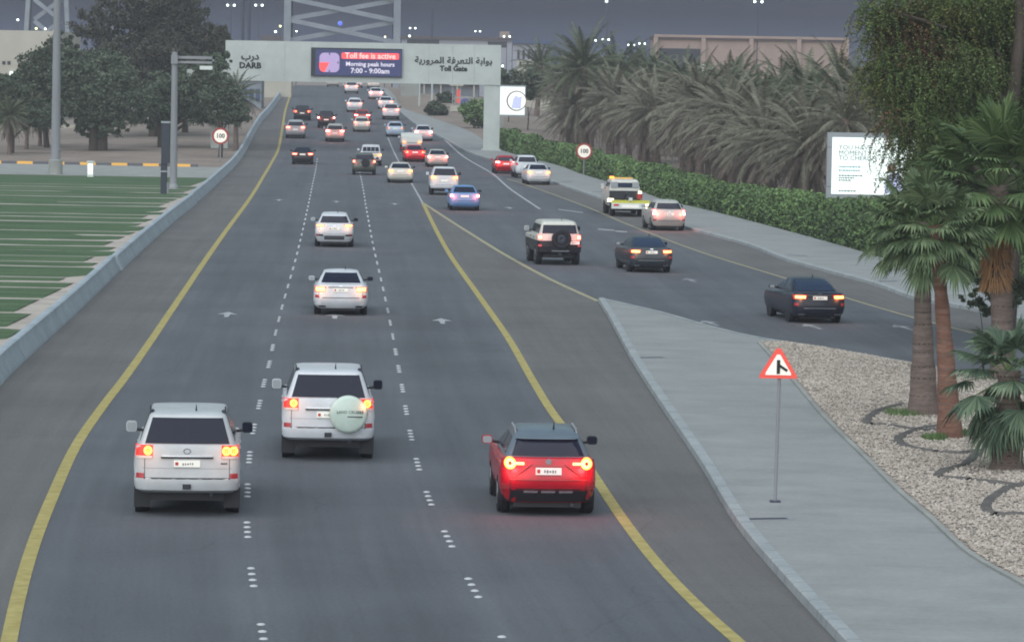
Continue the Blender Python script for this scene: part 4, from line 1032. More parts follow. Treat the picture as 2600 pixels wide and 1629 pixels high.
        ym = fy(g0) - .55
        MB().tube([(s * (xm - .12), ym, m0 + .02), (s * (xm + .10), ym - .03, m0 + .05)], .03, 6).build('mirror_arm', M['black'], t)
        rm = rrect(s * (xm + .15) - .10, s * (xm + .15) + .10, m0, m1, .05)
        mo = MB().prism(rm, ym - .07, ym + .06).build('side_mirror', M['black'] if s > 0 else pm, t, 40)
        if near: MB().prism(rrect(s * (xm + .15) - .085, s * (xm + .15) + .085, m0 + .015, m1 - .015, .04), ym - .076, ym - .069).build('mirror_glass', M['frame'] if s < 0 else M['glass'], mo)
    pz0, pz1, px = sp['plate']
    if plate:
        yo = min(HB.ry(pz0, px), HB.ry(pz1, px)) - .03; w2 = .24
        pl = MB().box(px - w2, px + w2, yo, yo + .05, pz0, pz1).build('number_plate', M['plate'], t)
        if near: plate_marks(pl, px, w2, pz0, pz1, yo)
    # bumper seam and tailgate seam
    zb_ = sp['bump']; hwb = HB.hw(zb_)
    rpatch(HB, -hwb * .97, hwb * .97, zb_ - .012, zb_ + .012, .003, .01, 12, 1).build('bumper_seam', M['black'], t)
    if near:
        for s in (-1, 1): rpatch(HB, s * hwb * .80 - .006, s * hwb * .80 + .006, zb_ + .02, g0 - .06, .003, .01, 1, 4).build('tailgate_seam', M['steel_d'], t)
        if sp['cab'] is not LC['cab'] and style != 'ring': rpatch(HB, -.06, .06, pz1 + .05, pz1 + .09, .014, .02, 4, 1).build('badge', M['chrome'], t)
        MB().tube([(0.0, by(g1) + .1, g1 + .02), (.25, by((g0+g1)/2) - .02, (g0 + g1) / 2 - .05)], .008, 5).build('wiper', M['black'], t) if cat != 'sedan' else None
    if high:
        zc = g1 - .04 if cat != 'sedan' else g0 + .06
        rpatch(HC, -.13, .13, zc - .03, zc + .03, .012, .02, 4, 1).build('high_lamp', M[high], t)
    if rails:
        for s in (-1, 1):
            x = s * (HC.hw(g1) - .06); zt = sp['cab'][-2][0] + .05
            MB().tube([(x, by(g1) + .35, g1 + .04), (x, by(g1) + .42, zt - .045), (x, fy(g1) - .6, zt - .04), (x, fy(g1) - .5, g1 + .03)], .026, 8).build('roof_rail', M['chrome'] if rails == 1 else M['pole'], t, 40)
    if near:
        c = sp['cab'][-1]; MB().tube([(.15, by(g1) + .5, c[0] - .02), (.15, by(g1) + .42, c[0] + .12)], [.02, .006], 6).build('antenna', M['black'], t)
    if fn: fn(t, HB, HC, sp, pm)
    pw = {'brake': 9, 'tail': 2.2, 'amber': .9, 'amberhot': 1.8}.get(lam, 0) * (4 if pm is PR and lam == 'amberhot' else 1)
    if pw:
        for s in (-1, 1):
            ld = bpy.data.lights.new('lamp_light', 'POINT'); ld.energy = pw; ld.color = (1, .04, .04) if pm is PR else (1, .10, .06) if lam in ('brake', 'tail') or pm is PR else (1, .32, .08); ld.shadow_soft_size = .08
            lo = bpy.data.objects.new('lamp_light', ld); COL.objects.link(lo); lo.parent = t; lo.location = (s * hl * .8, sp['body'][1][2] - .22, (l0 + l1) / 2)
    return t

PW = paint('white', (.66, .69, .73)); PS = paint('silver', (.42, .45, .47)); PB = noisy('paint_black', [(.35, (.016, .017, .022)), (.65, (.022, .024, .03))], 2.2, .38, 3, coat=.08, spec=.3); PD = paint('dark_grey', (.030, .040, .052))
PN = paint('midnight_blue', (.014, .018, .036)); PR = paint('red', (.46, .006, .022), .25); PBL = paint('blue', (.14, .30, .58)); PG = paint('green_grey', (.085, .105, .085))
PC = paint('cream', (.66, .66, .60)); PLB = paint('light_blue', (.55, .66, .80)); PRD = paint('dark_red', (.33, .03, .03)); PSB = paint('champagne', (.50, .49, .46)); PGR = paint('grey_roof', (.13, .165, .20))

def lc_common(t, HB, HC, sp, pm):
    rpatch(HB, -.48, .48, 1.085, 1.115, .028, .04, 10, 1).build('garnish', M['black'], t)
    rpatch(HB, -.47, .47, 1.118, 1.135, .034, .05, 10, 1).build('garnish_top', M['chrome'], t)
    rpatch(HB, -.82, .82, .90, .905, .004, .01, 12, 1).build('panel_crease', M['pole'], t)
    MB().box(-.075, .075, -1.10, -1.0, .53, .62).build('tow_hitch', M['black'], t)
    MB().box(-.045, .045, -1.14, -1.1, .55, .60).build('hitch_pin', M['steel_d'], t)
    for s in (-1, 1):
        MB().box(s * .83 - .15, s * .83 + .15, -.46, -.43, .12, .50).build('mud_flap', M['black'], t)
        x = s * (HC.hw(1.8) - .03)
        MB().tube([(x, -.45, 1.84), (x, -.42, 2.0)], .018, 6).tube([(x - .03 * s, -.44, 1.84), (x - .03 * s, -.3, 1.89)], .05, 8).build('rack_mount', M['steel_d'], t)
    rpatch(HC, -.12, .12, 1.79, 1.805, .014, .02, 4, 1).build('washer', M['pole'], t)
def lc1(t, HB, HC, sp, pm):
    lc_common(t, HB, HC, sp, pm)
    rpatch(HB, .62, .74, .985, 1.005, .01, .02, 2, 1).build('lettering', M['steel_d'], t)
    o = MB(); 
    for k in range(16):
        a0, a1 = 2*math.pi*k/16, 2*math.pi*(k+1)/16; y = HB.ry(1.22, 0) - .02
        o.add([(.075*math.cos(a0), y, 1.22 + .055*math.sin(a0)), (.075*math.cos(a1), y, 1.22 + .055*math.sin(a1)), (.05*math.cos(a1), y, 1.22 + .035*math.sin(a1)), (.05*math.cos(a0), y, 1.22 + .035*math.sin(a0))], [(0, 1, 2, 3)])
    o.build('emblem', M['chrome'], t, fix=False)
def lc2(t, HB, HC, sp, pm):
    lc_common(t, HB, HC, sp, pm)
    sw = MB().lathe([(.36, -.02), (.395, -.06), (.40, -.16), (.385, -.22), (.33, -.25), (.05, -.265)], (.42, -1.0, 1.02), 36).build('spare_wheel_cover', paint('cover', (.62, .74, .66)), t, 50)
    MB().lathe([(.37, .04), (.37, -.03)], (.42, -1.0, 1.02), 30).build('spare_tyre', M['tyre'], sw, 40)
    text('LAND CRUISER', .085, (.46, -1.262, 1.07), M['steel_d'], 'lettering', sw, ext=.004)
    MB().box(.40, .72, -1.266, -1.25, .965, .985).build('underline', M['steel_d'], sw)
    MB().lathe([(.42, -.0), (.42, .03)], (.42, -1.02, 1.02), 6).build('carrier', M['black'], sw)
def red_fn(t, HB, HC, sp, pm):
    # spoiler, silver tiles, black lower bumper, diagonal creases
    rpatch(HC, -.60, .60, 1.42, 1.47, .09, .12, 12, 2).build('spoiler', PGR, t, 40)
    rpatch(HB, -.84, .84, .27, .50, .012, .04, 12, 2).build('lower_bumper', M['black'], t, 40)
    for x in (-.33, 0, .33): rpatch(HB, x - .13, x + .13, .455, .495, .03, .03, 4, 1).build('silver_trim', M['chrome'], t)
    for s in (-1, 1):
        mbx = MB(); P = []
        for q in range(9):
            k = q / 8; x = s * (.30 + .36 * k); z = .99 - .25 * k; P.append((x, HB.ry(z, x) - .004, z))
        mbx.tube(P, [.006, .014, .018, .02, .02, .018, .014, .01, .004], 6).build('body_crease', PRD, t, 60)
    rpatch(HB, -.72, .72, .70, .712, .006, .01, 12, 1).build('body_crease', PRD, t)
    rpatch(HB, -.28, .28, .945, .975, .02, .03, 6, 1).build('plate_recess', PRD, t)
    MB().prism(disc(0, 1.035, .055, 18), HB.ry(1.03, 0) - .03, HB.ry(1.03, 0)).build('emblem', M['chrome'], t)
def merc_bumper(t, HB, HC, sp, pm):
    for s in (-1, 1): rpatch(HB, *((.52, .78) if s > 0 else (-.78, -.52)), .52, .60, .01, .03, 4, 1).build('vent', M['black'], t)
    rpatch(HB, -.46, .46, .36, .50, .012, .03, 8, 1).build('diffuser', M['black'], t)
    rpatch(HB, -.42, .42, .42, .45, .03, .02, 8, 1).build('diffuser_trim', M['chrome'], t)
def sedan_trim(t, HB, HC, sp, pm):
    rpatch(HB, -.42, .42, sp['plate'][1] + .02, sp['plate'][1] + .04, .015, .02, 8, 1).build('trunk_strip', M['black'] if pm is not PN else M['chrome'], t)
    for s in (-1, 1): rpatch(HB, *((.50, .72) if s > 0 else (-.72, -.50)), .27, .33, .012, .03, 4, 1).build('exhaust', M['chrome'] if pm in (PD, PN) else M['black'], t)
    if pm in (PD, PN): rpatch(HB, -.55, .55, .50, .53, .012, .02, 8, 1).build('bumper_strip', M['chrome'], t)
def fj_fn(t, HB, HC, sp, pm):
    sw = MB().lathe([(.40, 0), (.42, -.05), (.42, -.2), (.37, -.25), (.24, -.25), (.22, -.18)], (.06, -.93, 1.13), 30).build('spare_wheel', M['tyre'], t, 40)
    MB().lathe([(.23, -.17), (.20, -.22), (.1, -.24), (.05, -.2)], (.06, -.93, 1.13), 20).build('rim', M['steel_d'], sw, 40)
    MB().box(-.35, .40, -1.1, -1.0, .60, .635).build('rear_step', M['chrome'], t)
    MB().box(-.08, .08, -1.12, -1.0, .44, .56).build('tow_hitch', M['black'], t)
    for s in (-1, 1):
        spatch(HC, s, 1.36, 1.72, -.55, .05, .006, .02).build('quarter_window', M['glass'], t)
def pick_fn(t, HB, HC, sp, pm):
    MB().box(-.78, .78, -1.02, .45, 1.105, 1.118).build('bed', M['black'], t)  # dark plate laid on top stands in for the open bed's shaded hollow
    mbx = MB()
    for s in (-1, 1): mbx.tube([(s * .74, -.2, 1.1), (s * .68, .0, 1.72)], .04, 6)
    mbx.tube([(-.68, 0, 1.72), (.68, 0, 1.72)], .04, 6)
    for x in (-.35, 0, .35): mbx.tube([(x, .05, 1.12), (x, 0, 1.72)], .025, 6)
    mbx.build('roll_bar', pm, t)
    rpatch(Hull(sp['body']), -.55, .55, .86, .96, .006, .02, 8, 1).build('tailgate_stripe', M['yel'], t)
def truck_fn(t, HB, HC, sp, pm):
    MB().box(-.95, .95, -1.2, .5, 1.1, 1.2).build('bed', M['frame'], t)
    MB().box(-.95, .95, .5, .6, 1.2, 1.75).build('headboard', M['box_white'], t)
    for s in (-1, 1):
        MB().box(s * .93 - .03, s * .93 + .03, -1.2, .5, 1.2, 1.45).build('side_gate', M['box_white'], t)
    MB().box(-.95, .95, -1.25, -1.18, .95, 1.45).build('tail_gate', M['box_white'], t)
def spare_small(t, HB, HC, sp, pm):
    MB().lathe([(.30, -.02), (.34, -.06), (.34, -.18), (.2, -.22)], (.1, -.95, .95), 24).build('spare_wheel', M['tyre'], t, 40)
def roof_rack(t, HB, HC, sp, pm):
    MB().box(-.5, .5, 0, 1.2, 1.76, 1.80).build('roof_rack', M['black'], t)
CW = 'white cars among the distant traffic'
sl = KR
vehicle('suv', 'pearl white utility vehicle nearest the camera in the left lane, no spare wheel cover', 'suv', 474, 1298, LC, paint('pearl_silver', (.56, .585, .60)), 'amber', True, fn=lc1, rails=False)
vehicle('suv', 'large white utility vehicle with a round pale green spare wheel cover', 'suv', 830, 1160, LC, PW, 'amber', True, fn=lc2, rails=False)
vehicle('crossover', 'shiny red crossover with a grey roof and glowing ring lamps beside the yellow line', 'car', 1383, 1300, CROSS, PR, 'amberhot', True, road=YR, style='ring', roof=PGR, rails=2, fn=red_fn)
vehicle('sedan', 'white sedan with amber tail lamps behind the white crossover in the middle lane', 'sedan', 864, 797, SEDAN, PW, 'amberhot', True, road=D2, style='wide', fn=sedan_trim)
vehicle('crossover', 'white crossover with lit amber lamps alone in the middle lane between the dotted lines', 'car', 848, 626, scaled(CROSS, .98, 1, 1), PW, 'amberhot', True, road=D2, style='slim', fn=merc_bumper)
vehicle('sedan', 'lone black sedan in the left lane behind the silver grey utility vehicle', 'sedan', 768, 417, SEDAN, PB, 'tail', road=YL, style='slim')
vehicle('suv', 'silver grey utility vehicle beside the yellow edge line, ahead of the lone black sedan', 'suv', 750, 351, scaled(SUV, 1.03, 1, 1.03), PS, 'tail', style='wide')
vehicle('suv', 'black car with two round red lamps furthest up the left lane', 'suv', 767, 306, scaled(SUV, 1, 1, .95), PB, 'tail', style='box', brake=1)
vehicle('jeep', 'dark boxy utility vehicle with tall red lamps in the second lane', 'suv', 828, 325, scaled(SUV, .98, 1, 1.03), PB, 'brake', style='tall')
vehicle('suv', 'silver utility vehicle just behind the dark boxy one in the second lane', 'suv', 850, 360, scaled(SUV, 1.0, 1, 1), PSB, 'brake', style='slim')
vehicle('hatchback', 'cream hatchback directly behind a dark car with a wide lamp band', 'car', 918, 335, scaled(CROSS, .95, 1, 1.0), PC, 'tail', style='slim', high='tail')
vehicle('car', 'dark car with a wide red lamp band in front of the cream hatchback', 'car', 919, 316, scaled(CROSS, .97, 1, 1.02), PRD, 'brake', style='slim', high='brakered')  # dark car; the red of its lamps is put into the body paint
vehicle('crossover', 'white crossover alone in the middle of the ramp', 'car', 900, 285, scaled(CROSS, 1, 1, 1.05), PW, 'tail', style='slim')
vehicle('crossover', 'white vehicle in the middle lane close under the gate beam', 'car', 892, 238, scaled(SUV, .98, 1, .95), PW, 'tail', style='slim', high='tail')
vehicle('sedan', 'white sedan with a red band near the crest at right of the ramp', 'sedan', 954, 252, SEDAN, PW, 'brake', style='wide', high='tail')
vehicle('suv', 'white utility vehicle right behind a white car on the right of the ramp', 'suv', 992, 304, scaled(LC, .95, 1, .95), PW, 'tail', style='wide')
vehicle('sedan', 'white car partly hidden in front of the right hand white utility vehicle', 'sedan', 979, 277, SEDAN, PW, 'tail', style='wide')
vehicle('sedan', 'pale blue sedan without bright lamps left of the flat bed truck', 'sedan', 1003, 347, SEDAN, PLB, 'lens', style='box')
vehicle('sedan', 'white car glowing red in front of the flat bed truck', 'sedan', 1074, 358, scaled(SEDAN, 1, 1, 1.05), PW, 'brake', style='wide', high='brake', road=WL)
vehicle('flatbed_truck', 'small white flat bed truck ahead of the red sedan', 'truck', 1044, 386, scaled(PICK, 1.02, 1, 1.0), PW, 'amber', style='wide', fn=truck_fn, road=WL)
vehicle('sedan', 'red sedan with glaring brake lamps behind the flat bed truck', 'sedan', 1052, 411, scaled(SEDAN, 1, 1, 1), PR, 'brake', style='box', high='brakered', road=WL)
vehicle('sedan', 'pinkish white sedan with round red lamps right of the red sedan', 'sedan', 1110, 424, scaled(SEDAN, .97, 1, 1), PSB, 'brake', style='sq', road=WL)
vehicle('pickup', 'white double cab pickup with a barred rear window and yellow stripe', 'pickup', 941, 421, PICK, PW, 'amberhot', style='tall', fn=pick_fn)
vehicle('jeep', 'dark green utility vehicle with a spare wheel behind the white pickup', 'suv', 924, 444, scaled(SUV, .98, 1, .98), PG, 'tail', style='sq', fn=spare_small)
vehicle('sedan', 'cream sedan with orange lamps left of the white utility vehicle', 'sedan', 1016, 464, scaled(SEDAN, 1.02, 1, 1), PC, 'amberhot', style='wide', road=D3)
vehicle('suv', 'white utility vehicle with amber lamps just ahead of the blue sedan', 'suv', 1127, 495, scaled(LC, .96, 1, .97), PW, 'amberhot', style='wide', road=YR)
vehicle('sedan', 'bright blue sedan with a lit high brake lamp right of the gore tip', 'sedan', 1178, 534, scaled(SEDAN, .99, 1, 1), PBL, 'brake', style='sq', high='brake', road=WL)
vehicle('sedan', 'red hatchback with lit brake lamps at the foot of the gate column', 'car', 1283, 441, scaled(CROSS, .97, 1, .93), PR, 'brake', style='wide', high='amberhot', road=sl)
vehicle('suv', 'white utility vehicle with a black rear window between the red car and a white sedan', 'suv', 1335, 452, scaled(SUV, .95, 1, 1.02), PW, 'lens', style='tall', road=sl, fn=roof_rack)
vehicle('sedan', 'white sedan waiting behind the white utility vehicle by the right kerb', 'sedan', 1365, 469, scaled(SEDAN, .98, 1, 1.05), PW, 'amberhot', style='wide', road=sl)
vehicle('wagon', 'silver wagon with bright tall brake lamps behind the tow truck', 'car', 1693, 585, scaled(CROSS, .98, 1, 1.02, lamp=(.80, 1.12)), PSB, 'brake', True, road=sl, style='tall')
vehicle('jeep', 'white roofed black bodied off-roader with a black spare wheel on its back', 'suv', 1413, 671, dict(FJC, lowmat=PB), PC, 'tail', True, road=RY, style='sq', fn=fj_fn, plate=True)
vehicle('sedan', 'dark grey sedan with orange lamps right of the off-roader', 'sedan', 1645, 690, SEDAN, PD, 'amberhot', True, road=RY, style='slim', glass='glass_b', fn=sedan_trim)
vehicle('sedan', 'midnight blue sedan alone on the slip road nearest the palms', 'sedan', 2064, 817, SEDAN, PN, 'amberhot', True, road=RY, style='slim', glass='glass_b', fn=sedan_trim)
for u, v, lb, pm_ in ((905, 221, 'pale car just disappearing over the crest left of centre', PW), (948, 222, 'white car at the crest right of centre under the gate beam', PC), (845, 218, 'pale van roof showing at the crest under the message screen', PSB)):
    vehicle('car', lb, 'car', u, v + 3, scaled(SUV, 1, 1, .95), pm_, 'tail', style='sq')

# tow truck
def tow_fn(t, HB, HC, sp, pm):
    MB().box(-.98, .98, -2.0, .9, .72, .84).build('chassis', M['black'], t)
    MB().box(-.92, .84, .2, .9, .84, 1.42).build('equipment_box', M['black'], t)
    o = MB().bar((-.1, .1, .8), (-.1, -1.9, 1.15), .16, .16).bar((-.1, .3, .9), (-.1, -.9, 1.35), .1, .1).build('crane_arm', M['steel_d'], t)
    MB().lathe([(.16, 0), (.16, .3)], (.72, -.4, 1.0), 12, 'z').build('winch_drum', M['plate_red'], t)
    MB().box(.70, .88, .0, .2, 1.1, 1.42).build('work_lamp', M['warm'], t)
    MB().box(-1.08, 1.12, -2.05, -1.95, .80, .97).build('yellow_band', M['yel'], t)
    b = MB().box(-1.08, 1.12, -2.1, -1.95, .48, .80).build('rear_bumper', M['box_white'], t)
    for x0, x1 in ((-.95, -.66), (.72, .86)): MB().box(x0, x1, -2.12, -2.09, .64, .74).build('tail_lamp', M['lens'], b)
    MB().box(.9, 1.1, -2.13, -2.09, .5, .74).build('tail_lamp', M['warm'], b)
    MB().box(-.5, .5, -2.11, -2.095, .54, .72).build('number_plate', M['plate'], b)
    MB().box(-.08, .12, -2.12, -1.9, .94, 1.12).build('tow_head', M['box_white'], t)
    MB().box(-1.2, -.86, -1.1, -.9, .84, 1.02).build('work_lamp', M['warm'], t)
    MB().box(-.75, .55, 1.9, 2.25, 2.09, 2.15).build('light_bar', M['kyel'], t)
    MB().box(-.78, -.55, 1.88, 2.27, 2.10, 2.21).build('beacon', M['amber'], t)
    MB().box(-.35, .35, .905, .925, 1.62, 1.86).build('cab_rear_window', M['glass_b'], t)
    for s in (-1, 1): MB().box(s * .62 - .2, s * .62 + .2, .9, .914, 1.60, 1.92).build('cab_panel', M['frame'], t)
TOW = dict(body=[(.5,.84,.8,5.2,.1),(.6,.92,.8,5.3,.12),(.9,.95,.82,5.35,.12),(1.2,.94,.84,5.25,.12,.1),(1.4,.92,.86,5.0,.12,.2)],
    cab=[(1.36,.93,.90,4.0,.1),(1.46,.92,.92,3.9,.1),(1.7,.86,.95,3.6,.1),(1.95,.80,.98,3.4,.1),(2.02,.77,1.02,3.3,.14),(2.07,.68,1.15,3.1,.16)],
    tyre=(.42,.28), wb=3.6, gl=(1.60,1.88), lamp=(.86,.98), plate=(.60,.72,0), bump=.62, mir=(1.45,1.75), wbx=.80)
vehicle('tow_truck', 'white tow truck with a yellow rear band and amber light bar beside the right kerb', 'tow truck', 1590, 548, TOW, PC, 'tail', road=sl, style='sq', plate=False, fn=tow_fn)

# ------------------------------------------------------------------ vegetation
def V(*a): return Vector(a)
def frond_mesh(mb, base, az, el, L, nl, lw, ll, droop, rng):
    """arching feather frond: rachis + two rows of leaflets"""
    p = Vector(base); a = el; pts = []; n = 9
    for i in range(n):
        pts.append(p.copy()); d = V(math.cos(az) * math.cos(a), math.sin(az) * math.cos(a), math.sin(a)); p = p + d * (L / (n - 1)); a -= droop * (.5 + i / n) / n
    mb.tube(pts, [.035 * (1 - i / n) + .006 for i in range(n)], 3, False)
    side = V(-math.sin(az), math.cos(az), 0)
    for k in range(nl):
        f = .12 + .88 * (k + .5) / nl; j = min(n - 2, int(f * (n - 1))); q = pts[j].lerp(pts[j + 1], f * (n - 1) - j)
        d = (pts[j + 1] - pts[j]).normalized(); up = side.cross(d)
        l = ll * math.sin(math.pi * (.15 + .8 * f)) * rng.uniform(.8, 1.15)
        for s in (-1, 1):
            tip = q + (side * s * .75 + d * .62 + up * rng.uniform(-.05, .35) + V(0, 0, -.25)) * l
            wv = d * lw
            mb.add([q - wv, q + wv, tip + wv * .3], [(0, 1, 2)])
def date_crown(seed, n, Lm, lo, hi, dead):
    rng = random.Random(seed); g = MB()
    for i in range(n):
        f = i / n; az = i * 2.399 + rng.uniform(-.3, .3)
        el = R(hi + (lo - hi) * f ** .85 + rng.uniform(-8, 8)) if not dead else R(rng.uniform(-75, -5))
        frond_mesh(g, (.1 * math.cos(az), .1 * math.sin(az), rng.uniform(-.6, 0) if dead else -.3 * f), az, el, Lm * rng.uniform(.8, 1.1), 54 if not dead else 36, .026, .52 if not dead else .48, R(70 if not dead else 45), rng)
    return g
def palm_proto(seed, h, gm, Lm=3.6, ng=54, nd=46):
    t = empty('date_palm', (0, 0, 0))
    rng = random.Random(seed)
    prof = [(0, 0, -.3), (.06, 0, h * .3), (.1, .04, h * .7), (.1, .05, h)]
    MB().tube(prof, [.34, .27, .25, .32], 12).build('trunk', M['ptrunk'], t, 60)
    c = date_crown(seed, ng, Lm, -25, 82, False).build('crown', gm, t, fix=False); c.location = (.1, .05, h)
    d = date_crown(seed + 50, nd, Lm * .95, 0, 0, True).build('dead_fronds', M['frond_dead'], t, fix=False); d.location = (.1, .05, h - .25)
    return t
protos = [palm_proto(1, 5.6, M['frond_b']), palm_proto(2, 6.0, M['frond_b'], 3.8), palm_proto(3, 5.2, M['frond_g']), palm_proto(4, 6.3, M['frond_g'], 3.5), palm_proto(5, 4.6, M['frond_b'], 4.0, 50, 40)]
used = set(); rng = random.Random(3)
def palm(i, x, y, s, label, group=None):
    o = protos[i] if i not in used else copy_tree(protos[i]); used.add(i)
    o.location = (x, y, zg(x, y)); o.rotation_euler = (rng.uniform(-.05, .05), rng.uniform(-.05, .05), rng.uniform(0, 6.28)); o.scale = (s, s, s * rng.uniform(.94, 1.08)); tag(o, label, 'date palm', group)
GL = 'date palms of the dense grove behind the hedge'
p = at(1492, 150, 335); palm(3, p.x, 335, 1.32, 'tallest date palm with an upright dark crown standing above the grove', GL)
row = 0
for off, st, lb in ((5.4, 4.6, 'front row date palm with drooping grey-brown dry fronds reaching down to the hedge'), (10.5, 5.8, 'date palm deeper in the grove behind the front row of dry palms'), (17, 8.5, 'date palm in the back of the grove with only its green-grey crown top showing')):
    y = 118
    while y < (425 if row < 2 else 440):
        x = SW(y) + off + rng.uniform(-1, 1); yy = y + rng.uniform(-1.2, 1.2)
        i = rng.choice([0, 1, 4, 0]) if row == 0 else rng.choice([2, 3, 3, 2, 3, 1])
        uu = 1300 + F * x / yy
        if 1275 < uu < 2640 and ((yy > 394 and uu > 1395) or (yy < 388 and uu > 1415)) and not (yy < 212 and 2010 < uu < 2460):
            palm(i, x, yy, rng.uniform(.85, 1.1) * (1.0, 1.06, 1.08)[row] * (1 if y > 170 else .9), lb, GL)
        y += st * rng.uniform(.85, 1.15) * (1 + (y - 118) / 420)
    row += 1
for i, u, Y, lb in ((2, 1362, 450, 'hazy date palm crown rising right of the small billboard'), (3, 600, 345, 'date palm with a pale trunk behind the left speed limit sign'), (2, 25, 330, 'young date palm at the far left of the row beyond the path'), (0, 68, 345, 'second young date palm from the left beyond the path'), (2, 102, 355, 'young date palm nearest the tall grey mast')):
    p = at(u, 300, Y); palm(i, p.x, Y, .62 if u < 200 else (.8 if u < 700 else 1.1), lb)
for i, o in enumerate(protos):
    if i not in used: 
        for c in list(o.children): bpy.data.objects.remove(c)
        bpy.data.objects.remove(o)

# hedge: leafy strip between pavement and palms
def hedge():
    rng = random.Random(11); mb = MB(); y = 96.0
    core = MB(); prof = [(.35, -.1), (.45, .9), (.8, 1.15), (2.0, 1.2), (2.4, .8), (2.5, -.1)]  # solid dark core stands in for the shaded inside of the hedge
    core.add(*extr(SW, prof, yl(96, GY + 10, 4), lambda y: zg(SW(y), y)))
    N = 140000
    for _ in range(N):
        y = 96 + (GY - 86) * rng.random() ** 1.15; q = rng.random(); hh = 1.55 + .75 * smooth((230 - y) / 70) + .35 * noise.noise((y * .12, 0, 0)) + .3 * noise.noise((y * .5, 3, 0))
        if q < .55: x, z = .28 + .35 * rng.random(), hh * rng.random() ** .9; x += .5 * (z / hh) ** 3
        else: x, z = .6 + 2.1 * rng.random(), hh * (.86 + .2 * rng.random())
        b = noise.noise((y * .9, z * 1.6, x)) + .6 * noise.noise((y * 2.3, z * 3, x)); x += .28 * b - .06; z += .18 * noise.noise((y, x * 2, 7))
        s = rng.uniform(.028, .056) * (.8 + y / 170)
        a, c = rng.uniform(0, 6.28), rng.uniform(-1, 1)
        d1 = V(math.cos(a) * (1 - c * c) ** .5, math.sin(a) * (1 - c * c) ** .5, c) * s; d2 = d1.orthogonal().normalized() * s * .7
        o = V(SW(y) + x, y, zg(SW(y), y) + max(.03, z))
        mb.add([o - d1, o + d2, o + d1, o - d2], [(0, 1, 2, 3)])
    t = tag(empty('hedge', (0, 0, 0)), 'long dense green hedge between the far pavement and the date palms', 'hedge')
    mb.build('foliage', M['leaf_h'], t, fix=False); core.build('dark_core', M['core'], t)
hedge()

# leafy trees
def leaf_tree(name, label, x, y, h, blobs, lm, n, ls, tr=.35, seed=1, trunks=1, group=None, limb=True, hang=0):
    """blobs: (dx, dy, z, rx, ry, rz) ; leaves spread through noisy clumps in every blob"""
    rng = random.Random(seed); z0 = zg(x, y)
    t = tag(empty(name, (x, y, z0)), label, 'tree', group)
    ex = []
    if len(blobs) > 2:
        for b in blobs:
            for _ in range(5):
                a_, e_ = rng.uniform(0, 6.28), rng.uniform(-.5, 1.3); k_ = rng.uniform(.85, 1.15); f_ = rng.uniform(.22, .42)
                ex.append((b[0] + math.cos(a_) * math.cos(e_) * b[3] * k_, b[1] + math.sin(a_) * b[4] * .6, b[2] + math.sin(e_) * b[5] * k_, b[3] * f_, b[4] * f_, b[5] * f_))
    core_b = blobs; blobs = [(b[0], b[1], b[2], b[3] * .85, b[4] * .85, b[5] * .85) for b in blobs] + ex
    mb = MB(); tot = sum(b[3] * b[5] for b in blobs); tm = MB()
    for k in range(trunks):
        ox = (k - (trunks - 1) / 2) * .7
        tm.tube([(ox, 0, -.3), (ox * 1.3 + rng.uniform(-.2, .2), 0, h * .25), (ox * 1.8, 0, h * .5)], [tr, tr * .75, tr * .5], 9)
        for b in core_b:
            if rng.random() < .8:
                tm.tube([(ox * 1.3, 0, h * .22), (b[0] * .5 + ox, b[1] * .5, (h * .25 + b[2]) / 2), (b[0], b[1], b[2])], [tr * .5, tr * .3, tr * .1], 6, False)
    tm.build('trunk', M['bark'], t, 60)
    for b in blobs:
        nc = max(6, int(n * b[3] * b[5] / tot / 60))
        for _ in range(nc):
            while True:
                q = V(*(rng.uniform(-1, 1) for _ in range(3)))
                if q.length < 1: break
            q = q.normalized() * (q.length ** .45) * (1 + .5 * noise.noise(q * 2.3 + V(seed, b[0], 0)))
            c = V(b[0] + q.x * b[3], b[1] + q.y * b[4], b[2] + q.z * b[5]); cr = rng.uniform(.35, 1.3) * min(b[3], b[5]) * .26
            for _ in range(60):
                e = V(rng.gauss(0, 1), rng.gauss(0, 1), rng.gauss(0, .8)) * cr * .62
                if hang: e.z -= abs(rng.gauss(0, hang)) * (1 if rng.random() < .4 else .2); e.x *= .8
                o = c + e; s = ls * rng.uniform(.6, 1.3); a, cc = rng.uniform(0, 6.28), rng.uniform(-1, 1)
                d1 = V(math.cos(a) * (1 - cc * cc) ** .5, math.sin(a) * (1 - cc * cc) ** .5, cc) * s; d2 = d1.orthogonal().normalized() * s * .55
                mb.add([o - d1, o + d2, o + d1, o - d2], [(0, 1, 2, 3)])
    mb.build('crown', lm, t, fix=False)
    return t
def tree_px(name, label, Y, ub, blobs_px, lm, n, ls, **kw):
    """blobs given by image extent at depth Y: (u, v, ru, rv, dy)"""
    x = at(ub, 300, Y).x; z0 = zg(x, Y); B = []
    for u, v, ru, rv, dy in blobs_px:
        p = at(u, v, Y + dy); k = (Y + dy) / F; B.append((p.x - x, dy, p.z - z0, ru * k, max(ru, rv) * k * .8, rv * k))
    h = max(b[2] for b in B); return leaf_tree(name, label, x, Y, h, B, lm, n, ls, **kw)
TG = 'trees massed behind the lawn at left'
tree_px('tree', 'huge dark brown-green tree rising highest above the left grove', 372, 400, [(330, 90, 110, 90, 4), (430, 60, 90, 95, 3), (400, 190, 130, 90, 0), (280, 170, 90, 70, 0), (470, 150, 60, 90, 2), (350, 20, 110, 60, 5)], M['leaf_b'], 60000, .17, tr=.55, seed=2, group=TG, trunks=2)
